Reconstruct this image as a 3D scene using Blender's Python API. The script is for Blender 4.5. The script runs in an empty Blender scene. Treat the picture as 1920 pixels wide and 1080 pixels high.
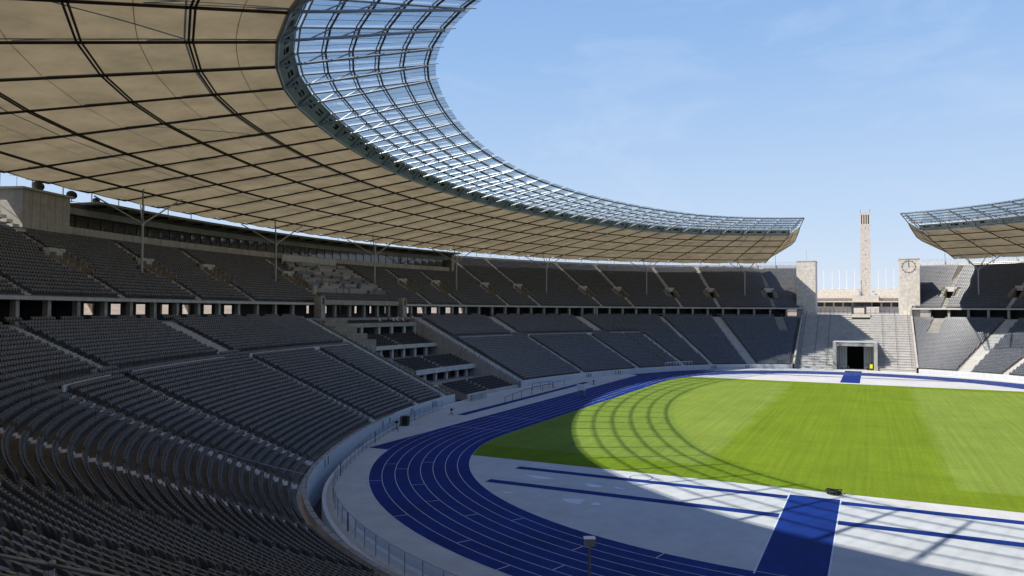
import bpy, math, random
import numpy as np
from mathutils import Matrix, Vector
random.seed(7); rng = np.random.default_rng(7)
D = bpy.data; S = bpy.context.scene; COL = S.collection
rad = math.radians

# ------------------------------------------------------------------ camera, sky, sun, exposure
FPX = 1378.0
FW = np.array([0.89784903, 0.43928879, 0.02987425]); RT = np.array([0.43933025, -0.89830871, 0.00551324])
UPV = np.array([-0.0292582, -0.00817461, 0.99953846]); EYE = np.array([-124.1134, -4.4585, 15.7434])
cd = D.cameras.new('camera'); cd.sensor_width = 36; cd.lens = FPX / 1920 * 36
cd.clip_start = 0.1; cd.clip_end = 6000
cam = D.objects.new('camera', cd); COL.objects.link(cam)
cam.matrix_world = Matrix(((RT[0], UPV[0], -FW[0], EYE[0]), (RT[1], UPV[1], -FW[1], EYE[1]),
                           (RT[2], UPV[2], -FW[2], EYE[2]), (0, 0, 0, 1)))
S.camera = cam
SUN_EL, SUN_AZ = rad(51.85), rad(132.94)          # azimuth counter-clockwise from +x
w = D.worlds.new('World'); S.world = w; w.use_nodes = True
nt = w.node_tree; nt.nodes.clear()
sky = nt.nodes.new('ShaderNodeTexSky'); sky.sky_type = 'NISHITA'; sky.sun_disc = False
sky.sun_elevation = SUN_EL; sky.sun_rotation = math.pi / 2 - SUN_AZ
sky.altitude = 50; sky.air_density = 1.15; sky.dust_density = 0.3; sky.ozone_density = 1.6
tc = nt.nodes.new('ShaderNodeTexCoord'); mp = nt.nodes.new('ShaderNodeMapping')
mp.inputs['Scale'].default_value = (1.6, 3.2, 9.0); mp.inputs['Rotation'].default_value = (0.1, 0.15, 0.5)
nz = nt.nodes.new('ShaderNodeTexNoise'); nz.inputs['Scale'].default_value = 1.7; nz.inputs['Detail'].default_value = 7
nz.inputs['Roughness'].default_value = 0.6; nz.inputs['Distortion'].default_value = 0.5
rp = nt.nodes.new('ShaderNodeMapRange'); rp.inputs[1].default_value = 0.52; rp.inputs[2].default_value = 0.82
rp.inputs[3].default_value = 0.0; rp.inputs[4].default_value = 0.17
mx = nt.nodes.new('ShaderNodeMix'); mx.data_type = 'RGBA'
mx.inputs[7].default_value = (8.6, 8.9, 9.4, 1)
bg = nt.nodes.new('ShaderNodeBackground'); bg.inputs['Strength'].default_value = 0.085
ow = nt.nodes.new('ShaderNodeOutputWorld'); L = nt.links.new
L(tc.outputs['Generated'], mp.inputs['Vector']); L(mp.outputs[0], nz.inputs['Vector']); L(nz.outputs[0], rp.inputs[0])
# pale band of summer haze low in the sky, the same all round the horizon
sx = nt.nodes.new('ShaderNodeSeparateXYZ'); hz = nt.nodes.new('ShaderNodeMapRange'); hz.interpolation_type = 'SMOOTHSTEP'
hz.inputs[1].default_value = 0.0; hz.inputs[2].default_value = 1.0; hz.inputs[3].default_value = 0.9; hz.inputs[4].default_value = 0.55
L(tc.outputs['Generated'], sx.inputs[0]); L(sx.outputs['Z'], hz.inputs[0])
hr_ = nt.nodes.new('ShaderNodeValToRGB'); cr_ = hr_.color_ramp
for k_, (p_, c_) in enumerate(((0.0, (6.3, 7.0, 8.2)), (0.10, (5.0, 6.3, 8.2)), (0.34, (2.9, 4.8, 8.0)), (0.80, (1.0, 2.5, 7.4)))):
    e_ = cr_.elements[0] if k_ == 0 else cr_.elements[len(cr_.elements) - 1] if k_ == 3 else cr_.elements.new(p_)
    e_.position = p_; e_.color = (*c_, 1)
hm = nt.nodes.new('ShaderNodeMix'); hm.data_type = 'RGBA'
L(sx.outputs['Z'], hr_.inputs[0]); L(hr_.outputs[0], hm.inputs[7])
L(hz.outputs[0], hm.inputs[0]); L(sky.outputs[0], hm.inputs[6])
L(rp.outputs[0], mx.inputs[0]); L(hm.outputs[2], mx.inputs[6]); L(mx.outputs[2], bg.inputs['Color']); L(bg.outputs[0], ow.inputs[0])
sl = D.lights.new('sun', 'SUN'); sl.energy = 4.8; sl.angle = rad(0.53); sl.color = (1.0, 0.955, 0.88)
so = D.objects.new('sun', sl); COL.objects.link(so)
sd = Vector((math.cos(SUN_AZ) * math.cos(SUN_EL), math.sin(SUN_AZ) * math.cos(SUN_EL), math.sin(SUN_EL)))
so.rotation_euler = sd.to_track_quat('Z', 'Y').to_euler(); so.location = (-100, 100, 200)
vs = S.view_settings; vs.view_transform = 'Standard'; vs.look = 'None'; vs.gamma = 1; vs.exposure = 0.45
vs.use_curve_mapping = False
S.render.engine = 'CYCLES'
S.cycles.transparent_max_bounces = 24; S.cycles.max_bounces = 6; S.cycles.diffuse_bounces = 3
S.cycles.glossy_bounces = 3; S.cycles.transmission_bounces = 6; S.cycles.caustics_reflective = False
S.cycles.caustics_refractive = False

# ------------------------------------------------------------------ materials
def _mix(n, a, b, fac):
    m = n.nodes.new('ShaderNodeMix'); m.data_type = 'RGBA'
    m.inputs[6].default_value = (*a, 1); m.inputs[7].default_value = (*b, 1)
    if fac is not None: n.links.new(fac, m.inputs[0])
    return m
def _noise(n, scale, detail=6, rough=0.6, vec=None, dim=None):
    t = n.nodes.new('ShaderNodeTexNoise'); t.inputs['Scale'].default_value = scale
    t.inputs['Detail'].default_value = detail; t.inputs['Roughness'].default_value = rough
    if vec is None:
        g = n.nodes.new('ShaderNodeNewGeometry'); vec = g.outputs['Position']
    n.links.new(vec, t.inputs['Vector']); return t
def mat(name, col, rough=0.8, var=0.12, scale=1.5, fine=None, bump=0.0, bscale=20, metal=0.0, spec=0.4, stain=0.0):
    m = D.materials.new(name); m.use_nodes = True; n = m.node_tree; b = n.nodes['Principled BSDF']
    c = np.array(col)
    t = _noise(n, scale)
    mr = n.nodes.new('ShaderNodeMapRange'); mr.inputs[1].default_value = 0.3; mr.inputs[2].default_value = 0.7
    n.links.new(t.outputs[0], mr.inputs[0])
    mm = _mix(n, tuple(c * (1 - var)), tuple(np.minimum(c * (1 + var), 0.95)), mr.outputs[0]); out = mm.outputs[2]
    if fine:
        t2 = _noise(n, fine[0], 3)
        m2 = n.nodes.new('ShaderNodeMapRange'); m2.inputs[1].default_value = 0.3; m2.inputs[2].default_value = 0.7
        m2.inputs[3].default_value = 1 - fine[1]; m2.inputs[4].default_value = 1 + fine[1]
        n.links.new(t2.outputs[0], m2.inputs[0])
        vm = n.nodes.new('ShaderNodeVectorMath'); vm.operation = 'SCALE'
        n.links.new(out, vm.inputs[0]); n.links.new(m2.outputs[0], vm.inputs['Scale']); out = vm.outputs[0]
    if stain:
        g = n.nodes.new('ShaderNodeNewGeometry'); mp = n.nodes.new('ShaderNodeMapping')
        mp.inputs['Scale'].default_value = (1.2, 1.2, 0.12); n.links.new(g.outputs['Position'], mp.inputs[0])
        t3 = _noise(n, 1.3, 5, 0.65, mp.outputs[0]); m3 = n.nodes.new('ShaderNodeMapRange')
        m3.inputs[1].default_value = 0.48; m3.inputs[2].default_value = 0.72; m3.inputs[3].default_value = 1
        m3.inputs[4].default_value = 1 - stain; n.links.new(t3.outputs[0], m3.inputs[0])
        vm = n.nodes.new('ShaderNodeVectorMath'); vm.operation = 'SCALE'
        n.links.new(out, vm.inputs[0]); n.links.new(m3.outputs[0], vm.inputs['Scale']); out = vm.outputs[0]
    n.links.new(out, b.inputs['Base Color'])
    b.inputs['Roughness'].default_value = rough; b.inputs['Metallic'].default_value = metal
    b.inputs['Specular IOR Level'].default_value = spec
    if bump:
        t4 = _noise(n, bscale, 4); bp = n.nodes.new('ShaderNodeBump'); bp.inputs['Strength'].default_value = bump
        bp.inputs['Distance'].default_value = 0.05
        n.links.new(t4.outputs[0], bp.inputs['Height']); n.links.new(bp.outputs[0], b.inputs['Normal'])
    return m
M = {}
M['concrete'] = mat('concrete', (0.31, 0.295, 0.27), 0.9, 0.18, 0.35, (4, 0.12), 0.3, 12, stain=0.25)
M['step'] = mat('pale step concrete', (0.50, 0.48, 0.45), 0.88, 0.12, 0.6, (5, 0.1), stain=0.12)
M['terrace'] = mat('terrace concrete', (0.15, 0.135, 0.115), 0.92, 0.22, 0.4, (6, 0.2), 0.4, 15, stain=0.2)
M['fascia'] = mat('pale fascia concrete', (0.58, 0.57, 0.55), 0.85, 0.1, 0.5, (3, 0.06), stain=0.2)
M['parapet'] = mat('parapet white paint', (0.62, 0.63, 0.64), 0.6, 0.07, 0.4, (3, 0.05), stain=0.12)
M['stone'] = mat('shell limestone', (0.58, 0.52, 0.44), 0.9, 0.16, 0.9, (2.2, 0.18), 0.4, 8, stain=0.2)
M['stonegrey'] = mat('grey limestone', (0.40, 0.38, 0.34), 0.9, 0.18, 0.8, (2.2, 0.16), 0.4, 8, stain=0.25)
M['cheek'] = mat('smooth grey concrete', (0.40, 0.40, 0.40), 0.85, 0.12, 0.5, (3, 0.08), stain=0.25)
M['brown'] = mat('weathered brown stone', (0.31, 0.275, 0.225), 0.92, 0.2, 0.9, (3, 0.15), stain=0.25)
M['seat'] = mat('grey seat plastic', (0.128, 0.136, 0.154), 0.27, 0.2, 1.1, (2.3, 0.18), spec=0.5)
M['seatvip'] = mat('black upholstered seat', (0.05, 0.05, 0.055), 0.6, 0.15, 1.5)
M['steel'] = mat('painted steel', (0.42, 0.44, 0.46), 0.45, 0.06, 0.5, metal=0.25)
M['steelwhite'] = mat('light painted steel', (0.46, 0.48, 0.50), 0.42, 0.05, 0.5, metal=0.2)
M['darksteel'] = mat('dark bronze steel', (0.055, 0.042, 0.036), 0.55, 0.15, 0.8, metal=0.2)
M['railsteel'] = mat('dark railing steel', (0.06, 0.065, 0.075), 0.5, 0.1, 1.0, metal=0.5)
M['galv'] = mat('galvanised rail', (0.34, 0.35, 0.37), 0.45, 0.12, 3.0, (25, 0.1), metal=0.6)
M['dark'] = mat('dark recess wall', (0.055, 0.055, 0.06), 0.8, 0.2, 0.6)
M['grayfacade'] = mat('grey green facade panel', (0.30, 0.33, 0.335), 0.5, 0.1, 0.4, metal=0.1)
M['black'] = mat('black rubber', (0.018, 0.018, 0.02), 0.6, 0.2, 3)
M['white'] = mat('white paint', (0.78, 0.78, 0.78), 0.6, 0.05, 1)
M['line'] = mat('white line paint', (0.55, 0.57, 0.60), 0.7, 0.1, 0.6)
M['track'] = mat('blue track surface', (0.0050, 0.024, 0.150), 0.8, 0.22, 0.12, (0.7, 0.16), 0.15, 60, spec=0.15)
M['infield'] = mat('grey synthetic surface', (0.475, 0.465, 0.445), 0.85, 0.09, 0.11, (0.6, 0.08), 0.1, 40, stain=0.0)
M['patch'] = mat('pale repair compound', (0.66, 0.68, 0.70), 0.8, 0.08, 0.7)
M['gravel'] = mat('tan gravel', (0.29, 0.225, 0.165), 0.95, 0.2, 0.25, (3, 0.2), 0.3, 10)
M['moat'] = mat('moat floor', (0.10, 0.09, 0.08), 0.9, 0.3, 0.5)
M['yellow'] = mat('yellow machine paint', (0.75, 0.70, 0.02), 0.45, 0.05, 2)
M['desk'] = mat('desk grey board', (0.34, 0.33, 0.33), 0.6, 0.1, 0.8)
M['desk2'] = mat('desk warm board', (0.46, 0.41, 0.38), 0.6, 0.12, 0.8)
M['desk3'] = mat('desk slate board', (0.20, 0.20, 0.215), 0.6, 0.1, 0.8)
M['tile'] = mat('pale facing slab', (0.52, 0.49, 0.45), 0.85, 0.12, 0.7, (2, 0.08), stain=0.2)
M['wood'] = mat('dark soffit', (0.12, 0.105, 0.09), 0.8, 0.15, 0.8)

def glass(name, tint, refl=0.10, rough=0.02):
    m = D.materials.new(name); m.use_nodes = True; n = m.node_tree; n.nodes.clear()
    o = n.nodes.new('ShaderNodeOutputMaterial'); t = n.nodes.new('ShaderNodeBsdfTransparent'); t.inputs[0].default_value = (*tint, 1)
    g = n.nodes.new('ShaderNodeBsdfGlossy'); g.inputs['Roughness'].default_value = rough; g.inputs[0].default_value = (0.9, 0.95, 1, 1)
    f = n.nodes.new('ShaderNodeFresnel'); f.inputs[0].default_value = 1.35
    a = n.nodes.new('ShaderNodeMath'); a.operation = 'MULTIPLY_ADD'; a.inputs[1].default_value = 0.4; a.inputs[2].default_value = refl * 0.3
    mxs = n.nodes.new('ShaderNodeMixShader'); n.links.new(f.outputs[0], a.inputs[0]); n.links.new(a.outputs[0], mxs.inputs[0])
    n.links.new(t.outputs[0], mxs.inputs[1]); n.links.new(g.outputs[0], mxs.inputs[2])
    # dust: thin diffuse film
    df = n.nodes.new('ShaderNodeBsdfTranslucent'); df.inputs[0].default_value = (0.75, 0.85, 0.9, 1)
    nz = _noise(n, 0.8, 5); mr = n.nodes.new('ShaderNodeMapRange'); mr.inputs[1].default_value = 0.35; mr.inputs[2].default_value = 0.75
    mr.inputs[3].default_value = 0.012; mr.inputs[4].default_value = 0.016; n.links.new(nz.outputs[0], mr.inputs[0])
    m2 = n.nodes.new('ShaderNodeMixShader'); n.links.new(mr.outputs[0], m2.inputs[0])
    n.links.new(mxs.outputs[0], m2.inputs[1]); n.links.new(df.outputs[0], m2.inputs[2]); n.links.new(m2.outputs[0], o.inputs[0])
    return m
M['roofglass'] = glass('roof glass', (0.88, 0.95, 0.985), 0.03)
M['fenceglass'] = glass('fence glass', (0.86, 0.90, 0.92), 0.15)
m = mat('dark window glass', (0.02, 0.022, 0.024), 0.04, 0.1, 0.5, spec=1.0); M['window'] = m
def membrane():
    m = D.materials.new('roof membrane'); m.use_nodes = True; n = m.node_tree; n.nodes.clear()
    o = n.nodes.new('ShaderNodeOutputMaterial')
    d = n.nodes.new('ShaderNodeBsdfDiffuse'); t = n.nodes.new('ShaderNodeBsdfTranslucent')
    z0_ = _noise(n, 0.22, 6, 0.65); z = n.nodes.new('ShaderNodeMapRange'); z.inputs[1].default_value = 0.32; z.inputs[2].default_value = 0.68; n.links.new(z0_.outputs[0], z.inputs[0])
    a = _mix(n, (0.42, 0.34, 0.235), (0.53, 0.435, 0.31), z.outputs[0]); b = _mix(n, (0.140, 0.110, 0.064), (0.215, 0.170, 0.102), z.outputs[0])
    n.links.new(a.outputs[2], d.inputs[0]); n.links.new(b.outputs[2], t.inputs[0])
    s = n.nodes.new('ShaderNodeMixShader'); s.inputs[0].default_value = 0.6
    n.links.new(d.outputs[0], s.inputs[1]); n.links.new(t.outputs[0], s.inputs[2]); n.links.new(s.outputs[0], o.inputs[0])
    return m
M['membrane'] = membrane()
def grass():
    m = D.materials.new('mown grass'); m.use_nodes = True; n = m.node_tree; b = n.nodes['Principled BSDF']
    g = n.nodes.new('ShaderNodeNewGeometry'); sp = n.nodes.new('ShaderNodeSeparateXYZ'); n.links.new(g.outputs['Position'], sp.inputs[0])
    wob = _noise(n, 0.15, 4); wm = n.nodes.new('ShaderNodeMath'); wm.operation = 'MULTIPLY_ADD'; wm.inputs[1].default_value = 3.2; wm.inputs[2].default_value = -1.6
    n.links.new(wob.outputs[0], wm.inputs[0])
    ad = n.nodes.new('ShaderNodeMath'); ad.operation = 'ADD'; n.links.new(sp.outputs['Y'], ad.inputs[0]); n.links.new(wm.outputs[0], ad.inputs[1])
    ab = n.nodes.new('ShaderNodeMath'); ab.operation = 'ABSOLUTE'; n.links.new(ad.outputs[0], ab.inputs[0])
    st = n.nodes.new('ShaderNodeMapRange'); st.inputs[1].default_value = 10.6; st.inputs[2].default_value = 11.9
    n.links.new(ab.outputs[0], st.inputs[0])
    # end margins mown across
    ax = n.nodes.new('ShaderNodeMath'); ax.operation = 'ABSOLUTE'; n.links.new(sp.outputs['X'], ax.inputs[0])
    em = n.nodes.new('ShaderNodeMapRange'); em.inputs[1].default_value = 47.2; em.inputs[2].default_value = 48.2; em.inputs[3].default_value = 1; em.inputs[4].default_value = 0
    n.links.new(ax.outputs[0], em.inputs[0])
    mu = n.nodes.new('ShaderNodeMath'); mu.operation = 'MULTIPLY'; n.links.new(st.outputs[0], mu.inputs[0]); n.links.new(em.outputs[0], mu.inputs[1])
    base = _mix(n, (0.128, 0.184, 0.013), (0.158, 0.213, 0.034), mu.outputs[0])
    mp = n.nodes.new('ShaderNodeMapping'); mp.inputs['Scale'].default_value = (0.035, 2.0, 1); n.links.new(g.outputs['Position'], mp.inputs[0])
    s1 = _noise(n, 1.0, 4, 0.6, mp.outputs[0]); s2 = _noise(n, 0.12, 5, 0.6); s3 = _noise(n, 3.5, 3, 0.7)
    mp2 = n.nodes.new('ShaderNodeMapping'); mp2.inputs['Scale'].default_value = (1.4, 0.06, 1); n.links.new(g.outputs['Position'], mp2.inputs[0])
    s4 = _noise(n, 1.0, 3, 0.5, mp2.outputs[0])
    out = base.outputs[2]
    for s, k in ((s1, 0.12), (s2, 0.10), (s3, 0.14), (s4, 0.05)):
        r = n.nodes.new('ShaderNodeMapRange'); r.inputs[1].default_value = 0.3; r.inputs[2].default_value = 0.7
        r.inputs[3].default_value = 1 - k; r.inputs[4].default_value = 1 + k; n.links.new(s.outputs[0], r.inputs[0])
        v = n.nodes.new('ShaderNodeVectorMath'); v.operation = 'SCALE'; n.links.new(out, v.inputs[0]); n.links.new(r.outputs[0], v.inputs['Scale']); out = v.outputs[0]
    n.links.new(out, b.inputs['Base Color']); b.inputs['Roughness'].default_value = 0.95; b.inputs['Specular IOR Level'].default_value = 0.04
    z = _noise(n, 9, 3); bp = n.nodes.new('ShaderNodeBump'); bp.inputs['Strength'].default_value = 0.4; bp.inputs['Distance'].default_value = 0.05
    n.links.new(z.outputs[0], bp.inputs['Height']); n.links.new(bp.outputs[0], b.inputs['Normal'])
    return m
M['grass'] = grass()
def blockstone(name, c1, c2, sc, mortar=0.02):
    m = D.materials.new(name); m.use_nodes = True; n = m.node_tree; b = n.nodes['Principled BSDF']
    g = n.nodes.new('ShaderNodeNewGeometry'); sp = n.nodes.new('ShaderNodeSeparateXYZ'); n.links.new(g.outputs['Position'], sp.inputs[0])
    ad = n.nodes.new('ShaderNodeMath'); n.links.new(sp.outputs['X'], ad.inputs[0]); n.links.new(sp.outputs['Y'], ad.inputs[1])
    cb = n.nodes.new('ShaderNodeCombineXYZ'); n.links.new(ad.outputs[0], cb.inputs[0]); n.links.new(sp.outputs['Z'], cb.inputs[1])
    br = n.nodes.new('ShaderNodeTexBrick'); br.inputs['Scale'].default_value = sc; br.inputs['Mortar Size'].default_value = mortar
    br.inputs['Color1'].default_value = (*c1, 1); br.inputs['Color2'].default_value = (*c2, 1); br.inputs['Mortar'].default_value = (*(np.array(c1) * 0.6), 1)
    br.inputs['Bias'].default_value = -0.1; n.links.new(cb.outputs[0], br.inputs['Vector'])
    t = _noise(n, 1.3, 5, 0.7); r = n.nodes.new('ShaderNodeMapRange'); r.inputs[1].default_value = 0.3; r.inputs[2].default_value = 0.7; r.inputs[3].default_value = 0.7; r.inputs[4].default_value = 1.15
    n.links.new(t.outputs[0], r.inputs[0]); v = n.nodes.new('ShaderNodeVectorMath'); v.operation = 'SCALE'
    n.links.new(br.outputs[0], v.inputs[0]); n.links.new(r.outputs[0], v.inputs['Scale']); n.links.new(v.outputs[0], b.inputs['Base Color'])
    b.inputs['Roughness'].default_value = 0.92; b.inputs['Specular IOR Level'].default_value = 0.2
    return m
M['blocks'] = blockstone('limestone blocks', (0.74, 0.68, 0.60), (0.66, 0.60, 0.52), 0.9, 0.012)
M['rubble'] = blockstone('rubble limestone', (0.66, 0.61, 0.54), (0.50, 0.45, 0.39), 0.7, 0.02)

# ------------------------------------------------------------------ mesh helpers
class MB:
    def __init__(s): s.v = []; s.f = []
    def quad(s, a, b, c, d):
        i = len(s.v); s.v += [a, b, c, d]; s.f.append((i, i + 1, i + 2, i + 3))
    def box(s, c, ax, ay, az):
        c, ax, ay, az = (np.asarray(q, float) for q in (c, ax, ay, az)); i = len(s.v)
        for dz in (-1, 1):
            for dx, dy in ((-1, -1), (1, -1), (1, 1), (-1, 1)): s.v.append(tuple(c + dx * ax + dy * ay + dz * az))
        s.f += [(i, i + 3, i + 2, i + 1), (i + 4, i + 5, i + 6, i + 7)] + [(i + k, i + (k + 1) % 4, i + 4 + (k + 1) % 4, i + 4 + k) for k in range(4)]
    def abox(s, x0, x1, y0, y1, z0, z1):
        s.box(((x0 + x1) / 2, (y0 + y1) / 2, (z0 + z1) / 2), ((x1 - x0) / 2, 0, 0), (0, (y1 - y0) / 2, 0), (0, 0, (z1 - z0) / 2))
    def obox(s, nu, r0, r1, hw, z0, z1, off=0.0):
        """box on the stand oval at normal angle nu (degrees), tangential half width hw metres"""
        a, b = P(nu, r0, 0), P(nu, r1, 0); n = NRM(nu); t = np.array([n[1], -n[0], 0])
        c = (a + b) / 2 + t * off; c[2] = (z0 + z1) / 2
        s.box(c, t * hw, n * (r1 - r0) / 2, (0, 0, (z1 - z0) / 2))
    def tube(s, p, q, r, n=6, caps=True):
        p = np.asarray(p, float); q = np.asarray(q, float); d = q - p; l = np.linalg.norm(d)
        if l < 1e-6: return
        d /= l; u = np.cross(d, (0, 0, 1) if abs(d[2]) < 0.95 else (1, 0, 0)); u /= np.linalg.norm(u); v = np.cross(d, u); i = len(s.v)
        for e in (p, q):
            for k in range(n):
                a = 2 * math.pi * k / n; s.v.append(tuple(e + r * (math.cos(a) * u + math.sin(a) * v)))
        s.f += [(i + k, i + n + k, i + n + (k + 1) % n, i + (k + 1) % n) for k in range(n)]
        if caps: s.f += [tuple(i + k for k in range(n)), tuple(i + 2 * n - 1 - k for k in range(n))]
    def poly(s, pts, r, n=6):
        for a, b in zip(pts[:-1], pts[1:]): s.tube(a, b, r, n, True)
    def sweep(s, prof, nus, fn=None, closed=False):
        """sweep (r,z) profile over normal angles; nus may start/end with 'end'/'-end' (gate side)"""
        fn = fn or P; base = len(s.v); m = len(prof)
        for nu in nus:
            for r, z in prof:
                s.v.append(tuple(fn(endnu(r) if nu == 'end' else 360 - endnu(r) if nu == '-end' else nu, r, z)))
        for i in range(len(nus) - 1):
            for j in range(m if closed else m - 1):
                k = (j + 1) % m
                s.f.append((base + i * m + j, base + i * m + k, base + (i + 1) * m + k, base + (i + 1) * m + j))
        if closed:
            s.f.append(tuple(base + j for j in range(m))[::-1]); e = base + (len(nus) - 1) * m; s.f.append(tuple(e + j for j in range(m)))
    def mesh(s, name, m, smooth=False):
        me = D.meshes.new(name); me.from_pydata(s.v, [], s.f); me.materials.append(M[m] if isinstance(m, str) else m)
        if smooth: me.polygons.foreach_set('use_smooth', [True] * len(me.polygons))
        me.update(); return me
    def build(s, name, m, parent=None, smooth=False):
        return link(name, s.mesh(name, m, smooth), parent)
def link(name, me, parent=None, mw=None):
    o = D.objects.new(name, me); COL.objects.link(o)
    if mw is not None: o.matrix_basis = mw
    if parent is not None:
        o.parent = parent
        if parent.parent is None: o.matrix_parent_inverse = Matrix.Translation(-Vector(parent.location))
        else: o.matrix_parent_inverse = Matrix.Identity(4)
    return o
def thing(name, label, cat, loc=(0, 0, 0), group=None):
    o = D.objects.new(name, None); COL.objects.link(o); o.location = tuple(float(q) for q in loc); o.empty_display_size = 0.5
    return tag(o, label, cat, group)
def tag(o, label=None, cat=None, group=None, kind=None):
    if label: o['label'] = label
    if cat: o['category'] = cat
    if group: o['group'] = group
    if kind: o['kind'] = kind
    return o
# plan of the bowl: a four-centred oval and its parallels, addressed by the direction of the normal and an offset r
SO = (45.1203, 60.694); RO = (39.5008, 64.255)
def NRM(nu): return np.array([math.cos(rad(nu)), math.sin(rad(nu)), 0.0])
def oval(nu, r, z, oc, ph):
    nu = (nu + 180) % 360 - 180; s = oc / math.cos(rad(ph)); cy = oc * math.tan(rad(ph)); n = NRM(nu)
    if abs(nu) <= ph: q = np.array([oc, 0, 0]) + r * n
    elif abs(nu) >= 180 - ph: q = np.array([-oc, 0, 0]) + r * n
    else: q = np.array([0, -cy * (1 if nu > 0 else -1), 0]) + (r + s) * n
    q[2] = z; return q
def P(nu, r, z): return oval(nu, r, z, *SO)
def PR(nu, r, z): return oval(nu, r, z, *RO)
def curv(nu, r):
    a = abs((nu + 180) % 360 - 180); return r if (a <= SO[1] or a >= 180 - SO[1]) else r + SO[0] / math.cos(rad(SO[1]))
YG = 15.2
def endnu(r): return math.degrees(math.asin(YG / r))
def nus(a, b, ends=False):
    """sample normals between a and b degrees, finer on the flat sides"""
    out = [a]; x = a
    while True:
        s = abs((x + 180) % 360 - 180); x += 2.2 if (s < SO[1] or s > 180 - SO[1]) else 1.1
        if x >= b - 0.3: break
        out.append(x)
    return out + [b]
def pix(q):
    d = np.asarray(q, float) - EYE; z = d @ FW
    return 960 + FPX * (d @ RT) / z, 540 - FPX * (d @ UPV) / z, z
def low(r): return 1.0 + (r - 49.8) * 13.0 / 28.2
def upz(r): return 17.0 + (r - 80.8) * 14.0 / 24.2

# ------------------------------------------------------------------ ground, field, track
def flat(name, pts, z, m, parent=None):
    b = MB(); b.v = [(p[0], p[1], z) for p in pts]; b.f = [tuple(range(len(pts)))]; return b.build(name, m, parent)
def ringsheet(mb, inner, outer, z):
    n = len(inner); i = len(mb.v); mb.v += [(*p, z) for p in inner] + [(*p, z) for p in outer]
    mb.f += [(i + k, i + n + k, i + n + (k + 1) % n, i + (k + 1) % n) for k in range(n)]
ALL = list(np.linspace(0, 360, 241)[:-1])
b = MB(); ins = [tuple(P(a, 105, 0)[:2]) for a in ALL]; mid = [tuple(P(a, 125, 0)[:2]) for a in ALL]
ringsheet(b, ins, mid, 13.98)
m2 = [tuple(P(a, 160, 0)[:2]) for a in ALL]
i = len(b.v); n = len(ALL); added_bank = [15.2 + 6.0 * min(1, max(0, (abs((a + 180) % 360 - 180) - 40) / 20)) for a in ALL]  # added rise, shaped to catch sun and show tan through the gallery openings
b.v += [(*p, 13.98) for p in mid] + [(*p, h) for p, h in zip(m2, added_bank)]
b.f += [(i + k, i + n + k, i + n + (k + 1) % n, i + (k + 1) % n) for k in range(n)]
i = len(b.v); far = [tuple(P(a, 2600, 0)[:2]) for a in ALL]; b.v += [(*p, h) for p, h in zip(m2, added_bank)] + [(*p, 15.2) for p in far]
b.f += [(i + k, i + n + k, i + n + (k + 1) % n, i + (k + 1) % n) for k in range(n)]
tag(b.build('ground', 'gravel'), kind='structure')
KR = 47.5
infield = tag(flat('infield_surface', [tuple(P(a, KR, 0)[:2]) for a in ALL], 0, 'infield'), kind='structure')
TR, TH = 37.32, 39.89
def trk(r, n=72):
    e = [(TH + r * math.cos(a), r * math.sin(a)) for a in np.linspace(-math.pi / 2, math.pi / 2, n)]
    return e + [(-x, -y) for x, y in e]
def trackband(name, r0, r1, z, m, parent=None):
    mb = MB(); ringsheet(mb, trk(r0), trk(r1), z); return mb.build(name, m, parent)
track = tag(trackband('running_track', TR, TR + 9.76, 0.006, 'track'), kind='structure')
for k in range(9):
    trackband('lane_line', TR + 1.22 * k - 0.027, TR + 1.22 * k + 0.027, 0.012, 'line', track)
# straight extensions of the outer lanes (hurdle chute) and runway strips
flat('chute_surface', [(-55.7, 47.07), (-TH, 47.07), (-TH - 15, 44.6), (-55.6, 44.4)], 0.0055, 'track', track)
flat('chute_surface', [(55.7, 47.07), (TH, 47.07), (TH + 15, 44.6), (55.6, 44.4)][::-1], 0.0055, 'track', track)
flat('chute_surface', [(84, 30), (76.6, 47.5), (58, 56), (50, 45.5)], 0.003, 'track', track)
for x0 in (-57.9, -64.2): 
    flat('runway_strip', [(x0, -27.5), (x0 + 1.15, -27.5), (x0 + 1.15, 27.5), (x0, 27.5)], 0.008, 'track', infield)
for x0 in (69.8, 57.6):
    if x0 > 60: flat('runway_strip', [(x0, -27.5), (x0 + 1.3, -27.5), (x0 + 1.3, 27.5), (x0, 27.5)], 0.008, 'track', infield)
flat('runway_strip', [(-56.3 - 22, -2.0), (-56.3, -2.0), (-56.3, 2.0), (-56.3 - 22, 2.0)], 0.010, 'track', infield)
flat('runway_strip', [(55.5, -2.0), (92, -2.0), (92, 2.0), (55.5, 2.0)], 0.010, 'track', infield)
for x0, x1, sy in ((-77.6, -54, 2.03), (-77.6, -54, -2.03)):
    flat('runway_line', [(x0, sy - 0.05), (x1, sy - 0.05), (x1, sy + 0.05), (x0, sy + 0.05)], 0.014, 'line', infield)
flat('runway_strip', [(-28.2, 50.2), (28.3, 51.1), (28.3, 52.4), (-28.2, 51.6)], 0.008, 'track', infield)
def blob(cx, cy, rx, ry, seed):
    r_ = random.Random(seed); pts = []
    ph = [r_.uniform(0, 6.3) for _ in range(4)]
    for a in np.linspace(0, 2 * math.pi, 22)[:-1]:
        k = 1 + 0.28 * math.sin(2 * a + ph[0]) + 0.18 * math.sin(3 * a + ph[1]) + 0.1 * math.sin(5 * a + ph[2])
        pts.append((cx + rx * k * math.cos(a), cy + ry * k * math.sin(a)))
    return pts
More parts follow.
